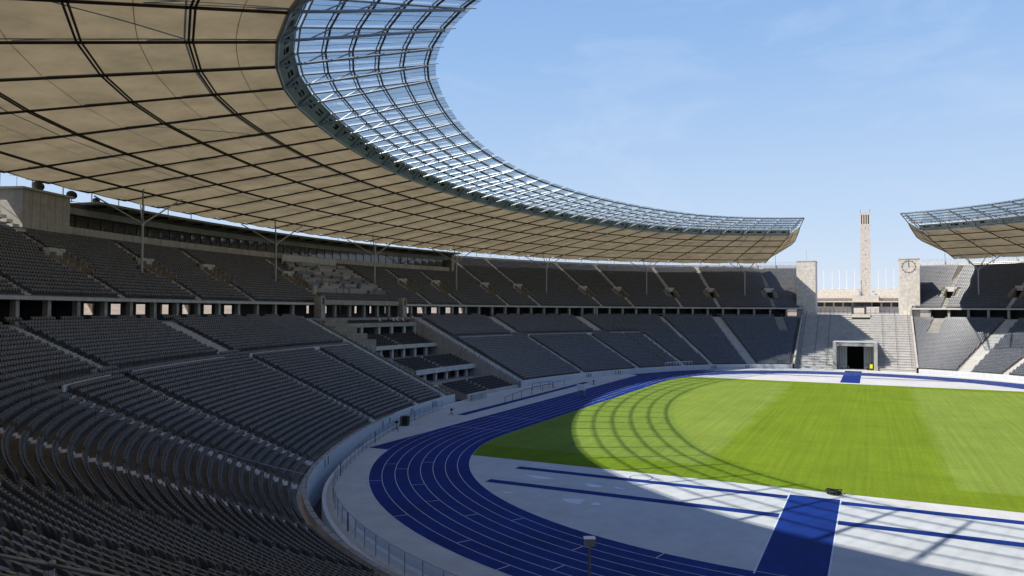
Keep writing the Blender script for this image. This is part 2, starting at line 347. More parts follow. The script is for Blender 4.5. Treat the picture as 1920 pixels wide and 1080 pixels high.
for i, (x, y, rx, ry) in enumerate([(-60.3, 23.8, .55, 1.1), (-61.1, 18.1, .45, .95), (-60.9, 15.8, .3, .5), (-66.8, 17.8, .6, 1.1), (-66.9, 15.8, .35, .5), (-66.8, 23.9, .25, .4), (-55.2, 25, .15, .7), (-55.1, 19, .15, .7)]):
    flat('repair_patch', blob(x, y, rx, ry, i), 0.011, 'patch', infield)
# faint ring of a throwing circle
b = MB(); cc = [(-56.0 + 1.1 * math.cos(a), 15.2 + 1.1 * math.sin(a)) for a in np.linspace(0, 2 * math.pi, 33)[:-1]]
ci = [(-56.0 + 1.02 * math.cos(a), 15.2 + 1.02 * math.sin(a)) for a in np.linspace(0, 2 * math.pi, 33)[:-1]]
ringsheet(b, ci, cc, 0.012); b.build('circle_rim', 'darksteel', infield)
# stagger marks across single lanes
for k, a in ((0, 168), (1, 150), (2, 161), (3, 146), (4, 139), (1, 196), (6, 153), (7, 143), (7, 128), (6, 119), (5, 122), (4, 131), (3, 118), (7, 160), (5, 163)):
    aa = rad(a); n_ = np.array([math.cos(aa), math.sin(aa)]); t_ = np.array([-n_[1], n_[0]]); c0 = np.array([-TH, 0])
    r0 = TR + 1.22 * k + .05; r1 = r0 + 1.12
    flat('stagger_mark', [tuple(c0 + n_ * r0 - t_ * .035), tuple(c0 + n_ * r1 - t_ * .035), tuple(c0 + n_ * r1 + t_ * .035), tuple(c0 + n_ * r0 + t_ * .035)], 0.015, 'line', track)
for xx, w_ in ((-27.5, .07), (-38, .07)):
    flat('start_line', [(xx, TR), (xx + w_, TR), (xx + w_, TR + 9.7), (xx, TR + 9.7)], 0.015, 'line', track)
GX0, GX1 = -53.93, 53.0; RG = TR - 0.02
pts = []
for a in np.linspace(-math.acos((GX1 - TH) / RG) if GX1 > TH else 0, 0, 2)[:0]: pass
a0 = math.asin(min(1, (GX1 - TH) / RG)); a1 = math.asin((-GX0 - TH) / RG)
for t in np.linspace(0, 1, 14):                                    # +x,+y corner arc, measured from +y axis
    a = a0 * (1 - t); pts.append((TH + RG * math.sin(a), RG * math.cos(a)))
for t in np.linspace(0, 1, 14):
    a = a1 * t; pts.append((-TH - RG * math.sin(a), RG * math.cos(a)))
pts += [(x, -y) for x, y in pts[::-1]]
tag(flat('grass_pitch', pts, 0.022, 'grass'), kind='structure')
# white kerb and moat
allr = nus(0, 360)
b = MB(); b.sweep([(KR - .05, 0.002), (KR - .05, 0.14), (KR + .28, 0.14), (KR + .28, -2.6)], allr); tag(b.build('kerb', 'parapet'), kind='structure')
b = MB(); b.sweep([(KR + .2, -2.5), (57.0, -2.5)], allr); tag(b.build('moat_floor', 'moat'), kind='structure')

# ------------------------------------------------------------------ lower stand
HB0, HB1 = 84.9, 95.8                                     # gap of the honour box in the lower stand
lower = thing('lower_stand', 'lower tier of dark seat rows curving round the blue track', 'grandstand', (-60, 60, 0))
NROW, DR, DZ = 40, 28.2 / 40, 13.0 / 40
def lrow(k): return 49.8 + DR * k, 1.0 + DZ * k
for k in range(NROW):
    r, z = lrow(k); b = MB()
    pr = [(r, z - DZ if k else -2.45), (r, z), (r + DR, z)]
    b.sweep(pr, ['end'] + nus(20, HB0)); b.sweep(pr, nus(HB1, 340) + ['-end'])
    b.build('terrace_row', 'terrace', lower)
# front parapet wall
b = MB()
for n_ in (['end'] + nus(20, HB0), nus(HB1, 340) + ['-end']):
    b.sweep([(49.0, -2.45), (49.0, 1.19), (49.32, 1.19), (49.32, 0.6), (49.8, 0.6)], n_)
b.build('front_wall', 'parapet', lower)
b = MB(); k = 0
capn = nus(HB1 + 10, 200)
for a0, a1 in zip(capn[:-1], capn[1:]):
    b.sweep([(48.97, 1.195), (48.97, 1.24), (49.36, 1.24), (49.36, 1.195)], [a0 + .1, a1 - .1], closed=True)
b.build('wall_coping', 'concrete', lower)
# dark slot windows in the front wall
for a in (118.2, 117.6, 108, 106.8, 103.2, 102.9, 99.6, 99.3, 99.0, 74.2, 73.9, 73.6, 69.6, 69.2, 68.9, 45.0, 44.2, 43.5, 33, 32.3):
    b = MB(); b.obox(a, 48.96, 49.0, 0.12 if a < 110 else .1, 0.12, 0.95); b.build('wall_slot', 'railsteel', lower)
# stairs: (normal angle, half width, r from, r to)
WIDE = [(119.3, 1.6, 68.4, 78), (109.4, 1.9, 68.4, 78), (75.1, 1.6, 68.4, 78), (63.6, 1.7, 68.4, 78),
        (30.5, 1.6, 49.8, 78), (16.2, 1.35, 68.6, 78), (-29.6, 1.6, 49.8, 78), (-16.4, 1.35, 69.0, 78)]
NARROW = [(129.4, .75, 49.8, 67.2), (119.1, .75, 49.8, 67.2), (108.3, .75, 49.8, 67.2), (101.2, .75, 49.8, 67.2),
          (74.2, .75, 49.8, 67.2), (65.6, .75, 49.8, 67.2), (54.9, .75, 49.8, 67.2), (44.3, .72, 49.8, 78),
          (144.4, .6, 49.8, 78), (157.7, .6, 49.8, 78), (169.3, .6, 49.8, 78), (183, .6, 49.8, 78), (-40.6, .7, 49.8, 78), (-52, .6, 49.8, 78)]
LST = WIDE + NARROW + [(96.55, .75, 49.8, 78), (84.15, .75, 49.8, 78)]
stepmesh = {}
def step_mesh(hw):
    if hw not in stepmesh:
        b = MB(); b.abox(-hw, hw, -0.02, DR - 0.03, -DZ * .5, 0.012); b.abox(-hw * 0.98, hw * 0.98, DR * .5, DR - 0.021, 0.0125, DZ * .5 - .004)
        stepmesh[hw] = b.mesh('stair_step', 'step')
    return stepmesh[hw]
def frame_at(nu, r, z):
    n = NRM(nu); p = P(nu, r, z)
    return Matrix(((n[1], n[0], 0, p[0]), (-n[0], n[1], 0, p[1]), (0, 0, 1, p[2]), (0, 0, 0, 1)))
cand = []
for nu, hw, r0, r1 in LST:
    for k in range(NROW):
        r, z = lrow(k)
        if r0 - .1 <= r < r1 - .1:
            u, v, d = pix(P(nu, r, z)); cand.append((d if (d > 3 and -60 < u < 1980 and v < 1120) else 1e4, nu, hw, r, z))
cand.sort(key=lambda c: c[0] / c[2] ** .5)
for d, nu, hw, r, z in cand[:295]:
    link('stair_step', step_mesh(hw), lower, frame_at(nu, r, z))
rest = {}
for d, nu, hw, r, z in cand[295:]: rest.setdefault((nu, hw), []).append((r, z))
for (nu, hw), l in rest.items():
    b = MB()
    for r, z in l:
        b.obox(nu, r - .02, r + DR - .03, hw, z - DZ * .5, z + .012); b.obox(nu, r + DR * .5, r + DR - .021, hw * .98, z + .0125, z + DZ * .5 - .004)
    b.build('stair_flight', 'step', lower)
# cross aisle: pale upstand, dark rail
AISLE = [(120.9, 129.2), (110.7, 118.4), (97.5, 108.3), (76.2, 83.3), (64.9, 74.1), (55.7, 62.7)]
ra = 67.45; za = low(ra)
for a0, a1 in AISLE:
    n_ = nus(a0, a1) if a1 - a0 > 1.5 else [a0, a1]
    b = MB(); b.sweep([(ra, za - .1), (ra, za + .52), (ra + .14, za + .52), (ra + .14, za - .1)], n_, closed=True); b.build('aisle_upstand', 'parapet', lower)
    b = MB(); rr = ra + 1.25; zz = low(rr) - .05; arc = [rad(a1 - a0) * curv((a0 + a1) / 2, rr)][0]; m_ = max(3, int(arc / 1.35))
    tops = []
    for i in range(m_ + 1):
        a = a0 + (a1 - a0) * i / m_; b.tube(P(a, rr, zz), P(a, rr, zz + 1.05), .022, 5); tops.append(a)
    for h in (1.05, .55, .15): b.poly([P(a, rr, zz + h) for a in tops], .022 if h > 1 else .012, 5)
    b.build('guard_rail', 'railsteel', lower)
# closing walls of the tier beside the gate
for s in (1, -1):
    b = MB()
    rs = np.linspace(49.2, 78, 24)
    for r0, r1 in zip(rs[:-1], rs[1:]):
        q = [P(s * endnu(r0), r0, -2.4), P(s * endnu(r1), r1, -2.4), P(s * endnu(r1), r1, low(r1) + .75), P(s * endnu(r0), r0, low(r0) + .75)]
        o_ = np.array([0, -s * .45, 0]); q2 = [x + o_ for x in q]
        b.quad(*q); b.quad(*q2[::-1]); b.quad(q[3], q[2], q2[2], q2[3])
    b.build('end_wall', 'stonegrey', lower)

# ------------------------------------------------------------------ gallery and upper stand
upper = thing('upper_stand', 'upper tier of dark seats above the open pillared gallery', 'grandstand', (0, 100, 14))
NU, UDR, UDZ = 31, 24.2 / 31, 14.0 / 31
def urow(k): return 80.8 + UDR * k, 17.0 + UDZ * k
VOM = [110.8, 105.0, 100.3, 93.2, 81.3, 77.5, 71.65, 67.6, 58.2, 49.8, 37.8, 29.0, 16.8, -16.7, -28.0, -38.5, 116.5, 122.5, 130, 138]
VW = 1.15
def vgap(nu, r): return math.degrees(VW / curv(nu, r))
seg = []
vs_ = sorted([(v + 360) % 360 for v in VOM])
for k in range(NU):
    r, z = urow(k); b = MB(); pr = [(r, z - UDZ), (r, z), (r + UDR, z)]
    if 86.0 < r < 90.2:
        cur = 'end'
        for v in vs_:
            g = vgap(v, r); a = 20 if cur == 'end' else cur
            if v - g > (a if cur != 'end' else endnu(r)):
                if cur == 'end': b.sweep(pr, ['end', v - g])
                else: b.sweep(pr, nus(cur, v - g) if v - g - cur > 1 else [cur, v - g])
            cur = v + g
        b.sweep(pr, [cur, '-end'])
    else: b.sweep(pr, ['end'] + nus(20, 340) + ['-end'])
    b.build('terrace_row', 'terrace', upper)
full = ['end'] + nus(20, 340) + ['-end']
gal = ['end'] + nus(20, HB0)
b = MB(); b.sweep([(78.0, 13.5), (78.0, 13.95), (79.2, 13.95), (79.2, 14.0), (105, 14.0)], ['end'] + nus(20, 340) + ['-end']); b.build('gallery_floor', 'concrete', upper)
for n_ in (['end'] + nus(20, 85.2), nus(94.8, 340) + ['-end']):
    b = MB(); b.sweep([(79.9, 16.52), (79.9, 16.9), (80.25, 16.9), (80.25, 16.52)], n_, closed=True); b.build('ledge', 'fascia', upper)
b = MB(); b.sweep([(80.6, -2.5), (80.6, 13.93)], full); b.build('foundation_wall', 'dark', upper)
b = MB(); b.sweep([(79.95, 16.5), (106, 16.5)], full); b.build('gallery_soffit', 'concrete', upper)
b = MB(); b.sweep([(80.2, 16.55), (80.2, 17.0), (80.85, 17.0)], full); b.build('walkway', 'concrete', upper)
# back wall of the bowl, coping and rail
b = MB(); b.sweep([(105.0, 30.6), (105.0, 31.86), (106.6, 31.86), (106.6, 13.9 + 2.6)], full); b.build('back_wall', 'fascia', upper)
railn = nus(18, 130) 
for n_ in (nus(10.5, 125), nus(310, 349.5)):
    b = MB()
    for h in (.45, 1.0): b.poly([P(a, 105.5, 31.86 + h) for a in n_], .03, 4)
    fine = np.arange(n_[0], n_[-1], .7)
    for a in fine: b.tube(P(a, 105.5, 31.86), P(a, 105.5, 32.86), .025, 4)
    b.build('rim_rail', 'galv', upper)
# gallery pillars and back wall with openings
PIL = [a for a in np.arange(14.19, 60.2, 3.52)] + [a for a in np.arange(60.6, 84.0, 1.66)] + [a for a in np.arange(96.8, 120, 1.72)] + [a for a in np.arange(121.5, 150, 3.5)]
PIL += [-a for a in np.arange(14.19, 60.2, 3.52)]
for i, a in enumerate(PIL):
    b = MB(); b.obox(a, 80.35, 80.95, .29, 14.0, 16.52); b.build('pillar', 'stonegrey', upper)
    if not (98 < a < 113 or 75.5 < a < 84.5):
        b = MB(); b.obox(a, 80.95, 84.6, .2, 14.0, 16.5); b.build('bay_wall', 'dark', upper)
PS = sorted(a for a in PIL)
wins = 0
for a0, a1 in zip(PS[:-1], PS[1:]):
    if a1 - a0 > 4: continue
    am = (a0 + a1) / 2; hwm = rad(a1 - a0) / 2 * curv(am, 84)
    op = (100 < am < 112) or (76.0 < am < 83.8)
    b = MB()
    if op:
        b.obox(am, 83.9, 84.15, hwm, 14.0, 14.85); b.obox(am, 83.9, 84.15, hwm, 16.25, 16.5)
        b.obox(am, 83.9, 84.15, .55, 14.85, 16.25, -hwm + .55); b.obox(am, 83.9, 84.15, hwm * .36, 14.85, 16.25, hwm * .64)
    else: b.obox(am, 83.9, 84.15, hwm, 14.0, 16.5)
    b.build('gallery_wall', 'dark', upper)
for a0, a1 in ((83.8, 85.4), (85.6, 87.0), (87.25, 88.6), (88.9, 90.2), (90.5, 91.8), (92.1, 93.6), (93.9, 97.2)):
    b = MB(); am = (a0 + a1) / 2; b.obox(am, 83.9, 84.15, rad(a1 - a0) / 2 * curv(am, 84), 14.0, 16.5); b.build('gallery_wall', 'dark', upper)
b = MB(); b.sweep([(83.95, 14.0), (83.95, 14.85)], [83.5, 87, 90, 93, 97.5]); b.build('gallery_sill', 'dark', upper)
# front rail on the ledge
for n_ in (nus(11.5, 85), nus(94.9, 132), nus(318, 348.5)):
    b = MB()
    for h in (.45, .9): b.poly([P(a, 80.1, 16.9 + h) for a in n_], .02, 4)
    for a in np.arange(n_[0], n_[-1], .8): b.tube(P(a, 80.1, 16.9), P(a, 80.1, 17.8), .018, 4)
    b.build('guard_rail', 'railsteel', upper)
# vomitories with flanking stairs, upper stairs
UST = []
for v in VOM:
    zt = upz(90.2); zf = upz(86.2) - .35
    b = MB()
    b.obox(v, 90.15, 90.75, VW + .35, zt - .45, zt + .95)                      # lintel block
    b.build('portal_lintel', 'fascia', upper)
    for s in (-1, 1):
        rs = np.linspace(86.0, 90.2, 6); b = MB()
        for r0, r1 in zip(rs[:-1], rs[1:]): b.obox(v, r0, r1, .11, zf, upz(r1) + .42, s * (VW + .11))
        b.build('portal_cheek', 'brown', upper)
    b = MB(); b.obox(v, 86.0, 94.5, VW, zf - .15, zf); b.obox(v, 94.2, 94.5, VW, zf, zt); b.build('portal_floor', 'concrete', upper)
    b = MB()
    for k in range(NU):
        r, z = urow(k)
        if 85.9 < r < 90.6:
            for s in (-1, 1):
                b.obox(v, r - .02, r + UDR - .03, .5, z - UDZ * .5, z + .014, s * (VW + .75)); b.obox(v, r + UDR * .5, r + UDR - .021, .5, z + .015, z + UDZ * .5 - .004, s * (VW + .75))
    b.build('stair_flight', 'step', upper)
    top = 96.2 if 73.5 < v < 110 else 104.6
    b = MB()
    for k in range(NU):
        r, z = urow(k)
        if 90.7 < r < top or r < 85.9:
            hw = .62 if r > 90 else .5
            b.obox(v, r - .02, r + UDR - .03, hw, z - UDZ * .5, z + .014); b.obox(v, r + UDR * .5, r + UDR - .021, hw, z + .015, z + UDZ * .5 - .004)
    b.build('stair_flight', 'step', upper)
    b = MB()
    for s in (-1, 1):
        q = [P(v, r, upz(r) + 1.5) for r in (86.2, 90.4)]; n_ = NRM(v); t_ = np.array([n_[1], -n_[0], 0]) * s * (VW + .2)
        b.tube(q[0] + t_, q[1] + t_, .03, 5)
        for r in (86.2, 88.3, 90.4): b.tube(P(v, r, upz(r) + .6) + t_, P(v, r, upz(r) + 1.5) + t_, .025, 4)
    b.build('guard_rail', 'railsteel', upper)
# end cheeks of the upper tier at the gate
for s in (1, -1):
    b = MB(); rs = np.linspace(80.0, 105, 26)
    for r0, r1 in zip(rs[:-1], rs[1:]):
        q = [P(s * endnu(r0), r0, 13.9), P(s * endnu(r1), r1, 13.9), P(s * endnu(r1), r1, upz(r1) + .5), P(s * endnu(r0), r0, upz(r0) + .5)]
        q2 = [x + np.array([0, -s * .4, 0]) for x in q]; b.quad(*q); b.quad(*q2[::-1]); b.quad(q[3], q[2], q2[2], q2[3])
        if r0 == rs[0]: b.quad(q[0], q[3], q2[3], q2[0])
    b.build('end_wall', 'stonegrey', upper)
# outer arcade
for i, a in enumerate(np.arange(70, 130, 2.2)):
    b = MB(); b.obox(a, 105.4, 106.4, .45, 13.9, 16.6); b.build('outer_pillar', 'stone', upper)

# ------------------------------------------------------------------ press box on top of the upper tier
PB0, PB1 = 73.8, 107.7
press = thing('press_box', 'long glazed press box under a flat canopy above the upper tier', 'press box', P(90, 98, 26.3))
def seq(a0, a1, width, r):
    n_ = max(1, round(rad(a1 - a0) * curv((a0 + a1) / 2, r) / width)); return [(a0 + (a1 - a0) * i / n_, a0 + (a1 - a0) * (i + 1) / n_) for i in range(n_)]
for a0, a1 in seq(PB0, PB1, 2.1, 97.5):
    g = .012
    b = MB(); b.sweep([(97.4, 26.35), (97.4, 27.58), (97.58, 27.58), (97.58, 26.35)], [a0 + g, a1 - g], closed=True); b.build('parapet_panel', 'tile', press)
for a0, a1 in seq(PB0 + .5, PB1 - .3, 2.6, 98.4):
    b = MB(); b.sweep([(98.42, 27.5), (98.4, 29.6)], [a0, a1]); wp_ = b.build('window_pane', 'window', press)
    b = MB(); b.obox(a0, 98.33, 98.42, .06, 27.5, 29.6); b.build('mullion', 'darksteel', wp_)
n_ = nus(PB0, PB1)
b = MB(); b.sweep([(97.9, 29.55), (97.9, 30.5), (98.6, 30.5), (98.6, 29.55)], n_, closed=True); b.build('lintel', 'concrete', press)
b = MB(); b.sweep([(95.6, 31.35), (95.6, 31.72), (104.8, 31.5), (104.8, 31.1)], nus(PB0 - .8, 106.2), closed=True); b.build('canopy', 'concrete', press)
b = MB(); b.sweep([(98.6, 30.45), (98.6, 31.3), (104.5, 31.3)], n_); b.build('soffit', 'wood', press)
b = MB(); b.sweep([(97.45, 26.0), (97.45, 26.4), (104.9, 26.4)], n_); b.build('floor', 'concrete', press)
for a in np.arange(PB0 + 1, 106, 1.4):
    b = MB(); b.obox(a, 95.8, 98.4, .07, 31.02, 31.34); b.build('canopy_rib', 'darksteel', press)
b = MB(); b.obox(PB0 - .25, 96.9, 104.6, .45, 26.0, 31.1); b.build('end_wall', 'tile', press)
for rr, z0, z1, mm in ((104.0, 26.4, 31.2, 'dark'),):
    b = MB(); b.sweep([(rr, z0), (rr, z1)], n_); b.build('rear_wall', mm, press)
st = thing('stair_tower', 'stone faced stair block at the left end of the press box', 'stair tower', P(109, 99, 26))
for a0, a1 in seq(107.75, 110.3, 1.3, 97):
    for j, (z0, z1) in enumerate(((24.9, 26.6), (26.62, 28.2), (28.22, 29.8), (29.82, 31.4))):
        b = MB(); b.sweep([(96.2, z0), (96.2, z1), (96.34, z1), (96.34, z0)], [a0 + .008, a1 - .008], closed=True); b.build('facing_slab', 'tile', st)
b = MB(); b.sweep([(96.35, 24.5), (96.35, 31.45), (104.6, 31.45), (104.6, 24.5)], [107.72, 109, 110.32], closed=True); b.build('core', 'tile', st)
b = MB(); b.sweep([(96.0, 31.46), (96.0, 31.75), (104.8, 31.75), (104.8, 31.46)], [107.6, 109, 110.45], closed=True); b.build('roof_slab', 'fascia', st)
b = MB()
for i in range(9): b.obox(110.75, 95.2 + i * .9, 96.1 + i * .9, .55, 25.6 + .62 * i, 26.0 + .62 * i)
b.tube(P(110.95, 95.2, 27.2), P(110.95, 103.2, 32.7), .04, 5); b.build('outer_stairs', 'fascia', st)
# satellite dishes
def dish(nu, r, z, rr, label):
    t = thing('satellite_dish', label, 'satellite dish', P(nu, r, z), 'satellite dishes on the press box roof'); c = P(nu, r, z)
    b = MB(); b.tube(c, c + np.array([0, 0, .5]), .06, 6); b.tube(c + np.array([0, 0, .02]), c + np.array([0, 0, .06]), .3, 8); b.build('mast', 'galv', t)
    b = MB(); d = np.array([.55, .55, .62]); d /= np.linalg.norm(d); u = np.cross(d, (0, 0, 1)); u /= np.linalg.norm(u); v = np.cross(d, u); cc = c + np.array([0, 0, .5 + rr * .55])
    rings = [(0.0, -.0), (.45, .06), (.8, .19), (1, .3)]; n = 14
    for q, h in rings:
        for k in range(n): a = 2 * math.pi * k / n; b.v.append(tuple(cc + d * h * rr + rr * q * (math.cos(a) * u + math.sin(a) * v)))
    for j in range(3):
        for k in range(n): b.f.append((j * n + k, j * n + (k + 1) % n, (j + 1) * n + (k + 1) % n, (j + 1) * n + k))
    b.build('reflector', 'railsteel', t, True)
    b = MB(); b.tube(cc + v * rr * .8 + d * .2 * rr, cc + d * rr * .9, .02, 4); b.tube(cc + d * rr * .85, cc + d * rr, .05, 6); b.build('feed_arm', 'railsteel', t)
dish(108.6, 99, 31.75, .8, 'large round satellite dish on the roof of the stone stair block')
dish(106.5, 99.5, 31.62, .75, 'dark satellite dish beside a ladder frame on the press box canopy')
dish(105.0, 99.5, 31.62, .55, 'smaller satellite dish farthest right on the press box canopy')
t = thing('roof_antenna', 'thin rod antenna with crossbar on the stair block roof', 'antenna', P(109.9, 98.5, 31.75)); b = MB()
c = P(109.9, 98.5, 31.75); b.tube(c, c + np.array([0, 0, 1.9]), .03, 5); b.tube(c + np.array([-.8, .3, 1.7]), c + np.array([.5, -.2, 1.7]), .02, 4); b.build('mast', 'galv', t)

# commentary desks below the press box
dk = thing('press_desk_block', 'stepped block of grey and tan commentary desks in the upper tier', 'desks', P(89.5, 90, 22))
b = MB(); b.sweep([(95.3, 25.1), (95.3, 27.2), (95.5, 27.2), (95.5, 25.1)], [86.8, 88.5, 90.2, 92.0], closed=True); b.build('screen_wall', 'fascia', dk)
for j in range(11):
    r = 84.3 + j * .98; z = upz(r); f = j / 10
    a = 85.3 + .9 * f; end = 93.1 - 1.0 * f
    while a < end - .3:
        wdt = random.choice([.55, .8, 1.3, 1.6, 1.9]); a2 = min(a + wdt, end)
        am = (a + a2) / 2; hw = rad(a2 - a) / 2 * curv(am, r) - .12
        mm = random.choices(['desk', 'desk2', 'desk3'], [5, 3.5 if 4 < j < 9 else 1.2, 3])[0]
        b = MB(); h = random.choice([.95, 1.05, 1.15]); b.obox(am, r, r + .12, hw, z - .3, z + h); b.obox(am, r + .121, r + .62, hw, z + h - .14, z + h - .05)
        for s in (-1, 1): b.obox(am, r + .121, r + .6, .03, z - .3, z + h - .141, s * (hw - .04))
        b.build('press_desk', mm, dk); a = a2 + random.choice([.0, .05, .28, .4])

# ------------------------------------------------------------------ honour box terraces
hon = thing('honour_box', 'stone terraced honour box stepping down through the lower tier', 'spectator box', P(89.5, 62, -2.4))
A0, A1 = 84.95, 93.25
def nn(a0, a1): return list(np.linspace(a0, a1, max(2, int((a1 - a0) / 1.1) + 1)))
VIP = []                                                   # rows for seats: (r, z, a0, a1)
DECKS = [(70.3, 7.7, 8.5, 10.2, 79.5), (60.2, 3.4, 4.35, 5.85, 74.0), (49.6, -.57, .42, 1.75, 64.0)]
for rf, zb, zt, zp, rb in DECKS:
    n_ = nn(A0, A1)
    b = MB(); b.sweep([(rf, zb), (rf, zt), (rf + .3, zt), (rf + .3, zb)], n_, closed=True); b.build('deck_fascia', 'fascia', hon)
    nr = 6; d = .9; rise = (zp - (zt - .45)) / nr; prof = [(rf + .3, zt - .45)]
    for k in range(nr):
        r0 = rf + .3 + d * k; z = zt - .45 + rise * k; prof += [(r0 + d, z), (r0 + d, z + rise)]
        VIP.append((r0 + d * .6, z, A0 + .3, 88.9)); VIP.append((r0 + d * .6, z, 89.4, A1 - .25))
    prof += [(rb, zp)]
    b = MB(); b.sweep(prof, n_); b.build('deck_steps', 'concrete', hon)
    b = MB(); b.sweep([(rf + .3, zb + .02), (rb, zb + .02)], n_); b.build('deck_soffit', 'dark', hon)
    for a, s in ((A0 + .02, 1), (A1 - .02, -1)):
        b = MB()
        for r0, r1 in zip(np.linspace(rf, rf + 6, 7)[:-1], np.linspace(rf, rf + 6, 7)[1:]):
            z1 = zt - .45 + (r1 - rf) / 6 * (zp - zt + .45) + .15; b.obox(a, r0, r1, .12, zb, z1)
        b.build('deck_side', 'concrete', hon)
    for k in range(nr):
        b = MB(); r0 = rf + .3 + d * k; z = zt - .45 + rise * k
        b.obox(89.15, r0 + .02, r0 + d - .01, .55, z - .05, z + .02); b.build('deck_stair', 'step', hon)
rows_p = [(76.3, 10.2, 12.05, [93.2, 91.3, 89.3, 87.8, 86.3, 85.05], .32, 'fascia'), (71.0, 5.85, 7.7, [93.0, 91.6, 90.2, 88.8, 87.4, 86.0], .34, 'fascia'),
          (61.0, 1.75, 3.4, [93.0, 91.5, 90.0, 88.5, 87.0, 85.7], .34, 'fascia'), (50.6, -2.45, -.57, [92.6, 91, 89.4, 87.8, 86.2], .34, 'fascia')]
for r, z0, z1, al, hw, mm in rows_p:
    for a in al:
        b = MB(); b.obox(a, r, r + .55, hw, z0, z1 - .001); b.build('pillar', mm, hon)
for r, z0, z1 in ((79.4, 10.2, 12.1), (73.9, 5.8, 7.75), (63.9, 1.7, 3.45), (53.5, -2.5, -.5)):
    b = MB(); b.sweep([(r, z0), (r, z1)], nn(A0, A1)); b.build('recess_wall', 'dark', hon)
    for a in (86.6, 88.4, 90.6, 92.2):
        b = MB(); b.obox(a, r - .06, r - .005, .5, z0, z0 + 1.75); b.build('recess_door', 'brown', hon)
n_ = nn(84.9, 93.7)
b = MB(); b.sweep([(76.1, 12.05), (76.1, 12.9), (76.6, 12.9), (76.6, 12.05)], n_, closed=True); b.build('stone_beam', 'stonegrey', hon)
prof = [(76.6, 12.45)]
for k in range(5):
    prof += [(77.5 + .9 * k, 12.45 + .31 * k), (77.5 + .9 * k, 12.45 + .31 * (k + 1))]
    VIP.append((77.15 + .9 * k, 12.45 + .31 * k, 85.4, 89.0)); VIP.append((77.15 + .9 * k, 12.45 + .31 * k, 89.4, 93.4))
prof += [(85, 14.02)]
b = MB(); b.sweep(prof, n_); b.build('top_terrace', 'concrete', hon)
for a in (94.55, 85.35):                                   # stone gate piers flanking the top
    b = MB(); b.obox(a, 78.6, 80.2, .72, 13.0, 18.0); b.obox(a, 78.75, 80.05, .55, 18.001, 18.3); b.build('gate_pier', 'stonegrey', hon)
    b = MB(); b.obox(a, 78.54, 78.6, .22, 16.6, 17.9); b.build('pier_slot', 'dark', hon)
b = MB(); b.sweep([(79.3, 16.6), (79.3, 17.5), (80.2, 17.5), (80.2, 16.6)], nn(85.75, 94.2), closed=True); b.build('stone_beam', 'stonegrey', hon)
for a in (92.5, 90.9, 89.3, 87.8, 86.5):
    b = MB(); b.obox(a, 80.2, 80.8, .3, 14.0, 16.52); b.build('pillar', 'stonegrey', hon)
# brown flank wall with steps at the left, ramp and flank walls
for a0, a1, r0, r1, z0, z1 in ((93.3, 95.75, 75.6, 78.4, 9, 13.6), (93.3, 95.75, 73.4, 75.59, 8.5, 12.4), (93.3, 95.75, 71.0, 73.39, 7.5, 11.1), (93.3, 95.75, 69.0, 70.99, 6.5, 10.0)):
    b = MB(); b.sweep([(r0, z0), (r0, z1), (r1, z1), (r1, z0)], [a0, (a0 + a1) / 2, a1], closed=True); b.build('flank_block', 'brown', hon)
prof = []
for k in range(34):
    r = 49.4 + k * .6; z = -1.6 + (r - 49.4) * .455; prof += [(r, z), (r + .6, z)]
b = MB(); b.sweep(prof, [A1, 94.5, 95.78]); b.build('side_stairs', 'brown', hon)
for a in (HB0 + .03, HB1 - .03):
    b = MB(); rs = np.linspace(49.1, 80.5, 32)
    for r0, r1 in zip(rs[:-1], rs[1:]): b.obox(a, r0, r1, .1, -2.4, min(low(r0), 13.6) + .3)
    b.build('flank_wall', 'cheek', hon)
for a in (HB0 - .05, HB1 + .05, 97.15):
    for k in range(0, NROW, 1 if a > 96 else 1):
        r, z = lrow(k)
        if a == HB1 + .05: continue
        b = MB(); b.obox(a, r + .1, r + .45, .17, z - .02, z + .62); b.build('coping_block', 'fascia', hon)
for a, s in ((84.6, 1),):
    b = MB(); q = [P(a, r, low(r) + 1.25) for r in (50, 77)]; b.tube(q[0], q[1], .03, 5)
    for r in np.arange(50, 77.5, 1.4): b.tube(P(a, r, low(r) + .2), P(a, r, low(r) + 1.25), .022, 4)
    b.tube(P(a, 50, low(50) + .75), P(a, 77, low(77) + .75), .018, 4); b.build('hand_rail', 'railsteel', hon)
# low wing walls and rails at the foot of the box
b = MB(); b.sweep([(46.4, .0), (46.4, .95), (46.75, .95), (46.75, .0)], [92.7, 93.6, 95.2], closed=True); b.build('wing_wall', 'stonegrey', hon)

# ------------------------------------------------------------------ tree columns
def column(i, nu, where):
    t = thing('tree_column', f'slim steel column with four branching struts {where}', 'column', P(nu, 88, upz(88) - .4), 'branching columns under the roof')
    base = P(nu, 88, upz(88) - .4); fork = P(nu, 88, 28.2)
    b = MB(); b.tube(base, fork, .17, 10); b.tube(base, base + np.array([0, 0, .25]), .34, 10); b.tube(fork - np.array([0, 0, .3]), fork + np.array([0, 0, .25]), .24, 10); b.build('shaft', 'steelwhite', t)
    k = 1 if abs(nu) > SO[1] else 1.55
    for dn, rr in ((-1.55, 84.6), (1.55, 84.6), (-1.55, 92.2), (1.55, 92.2)):
        e = P(nu + dn * k, rr, MZ(rr) - .1); b = MB(); b.tube(fork, e, .105, 8); b.build('branch', 'steelwhite', t)
def MZ(r): return 36.98 + (r - 55.7) * (31.7 - 36.98) / (93 - 55.7)
for i, (nu, where) in enumerate([(106.3, 'nearest in view below the stone stair block'), (95.3, 'left of the commentary desks'), (85.2, 'right of the commentary desks'),
        (75.8, 'by the right end of the press box'), (64.7, 'second to the right of the press box'), (43.8, 'second from the left gate tower'), (22.0, 'nearest the left gate tower'),
        (-21.6, 'beside the clock tower')]): column(i, nu, where)

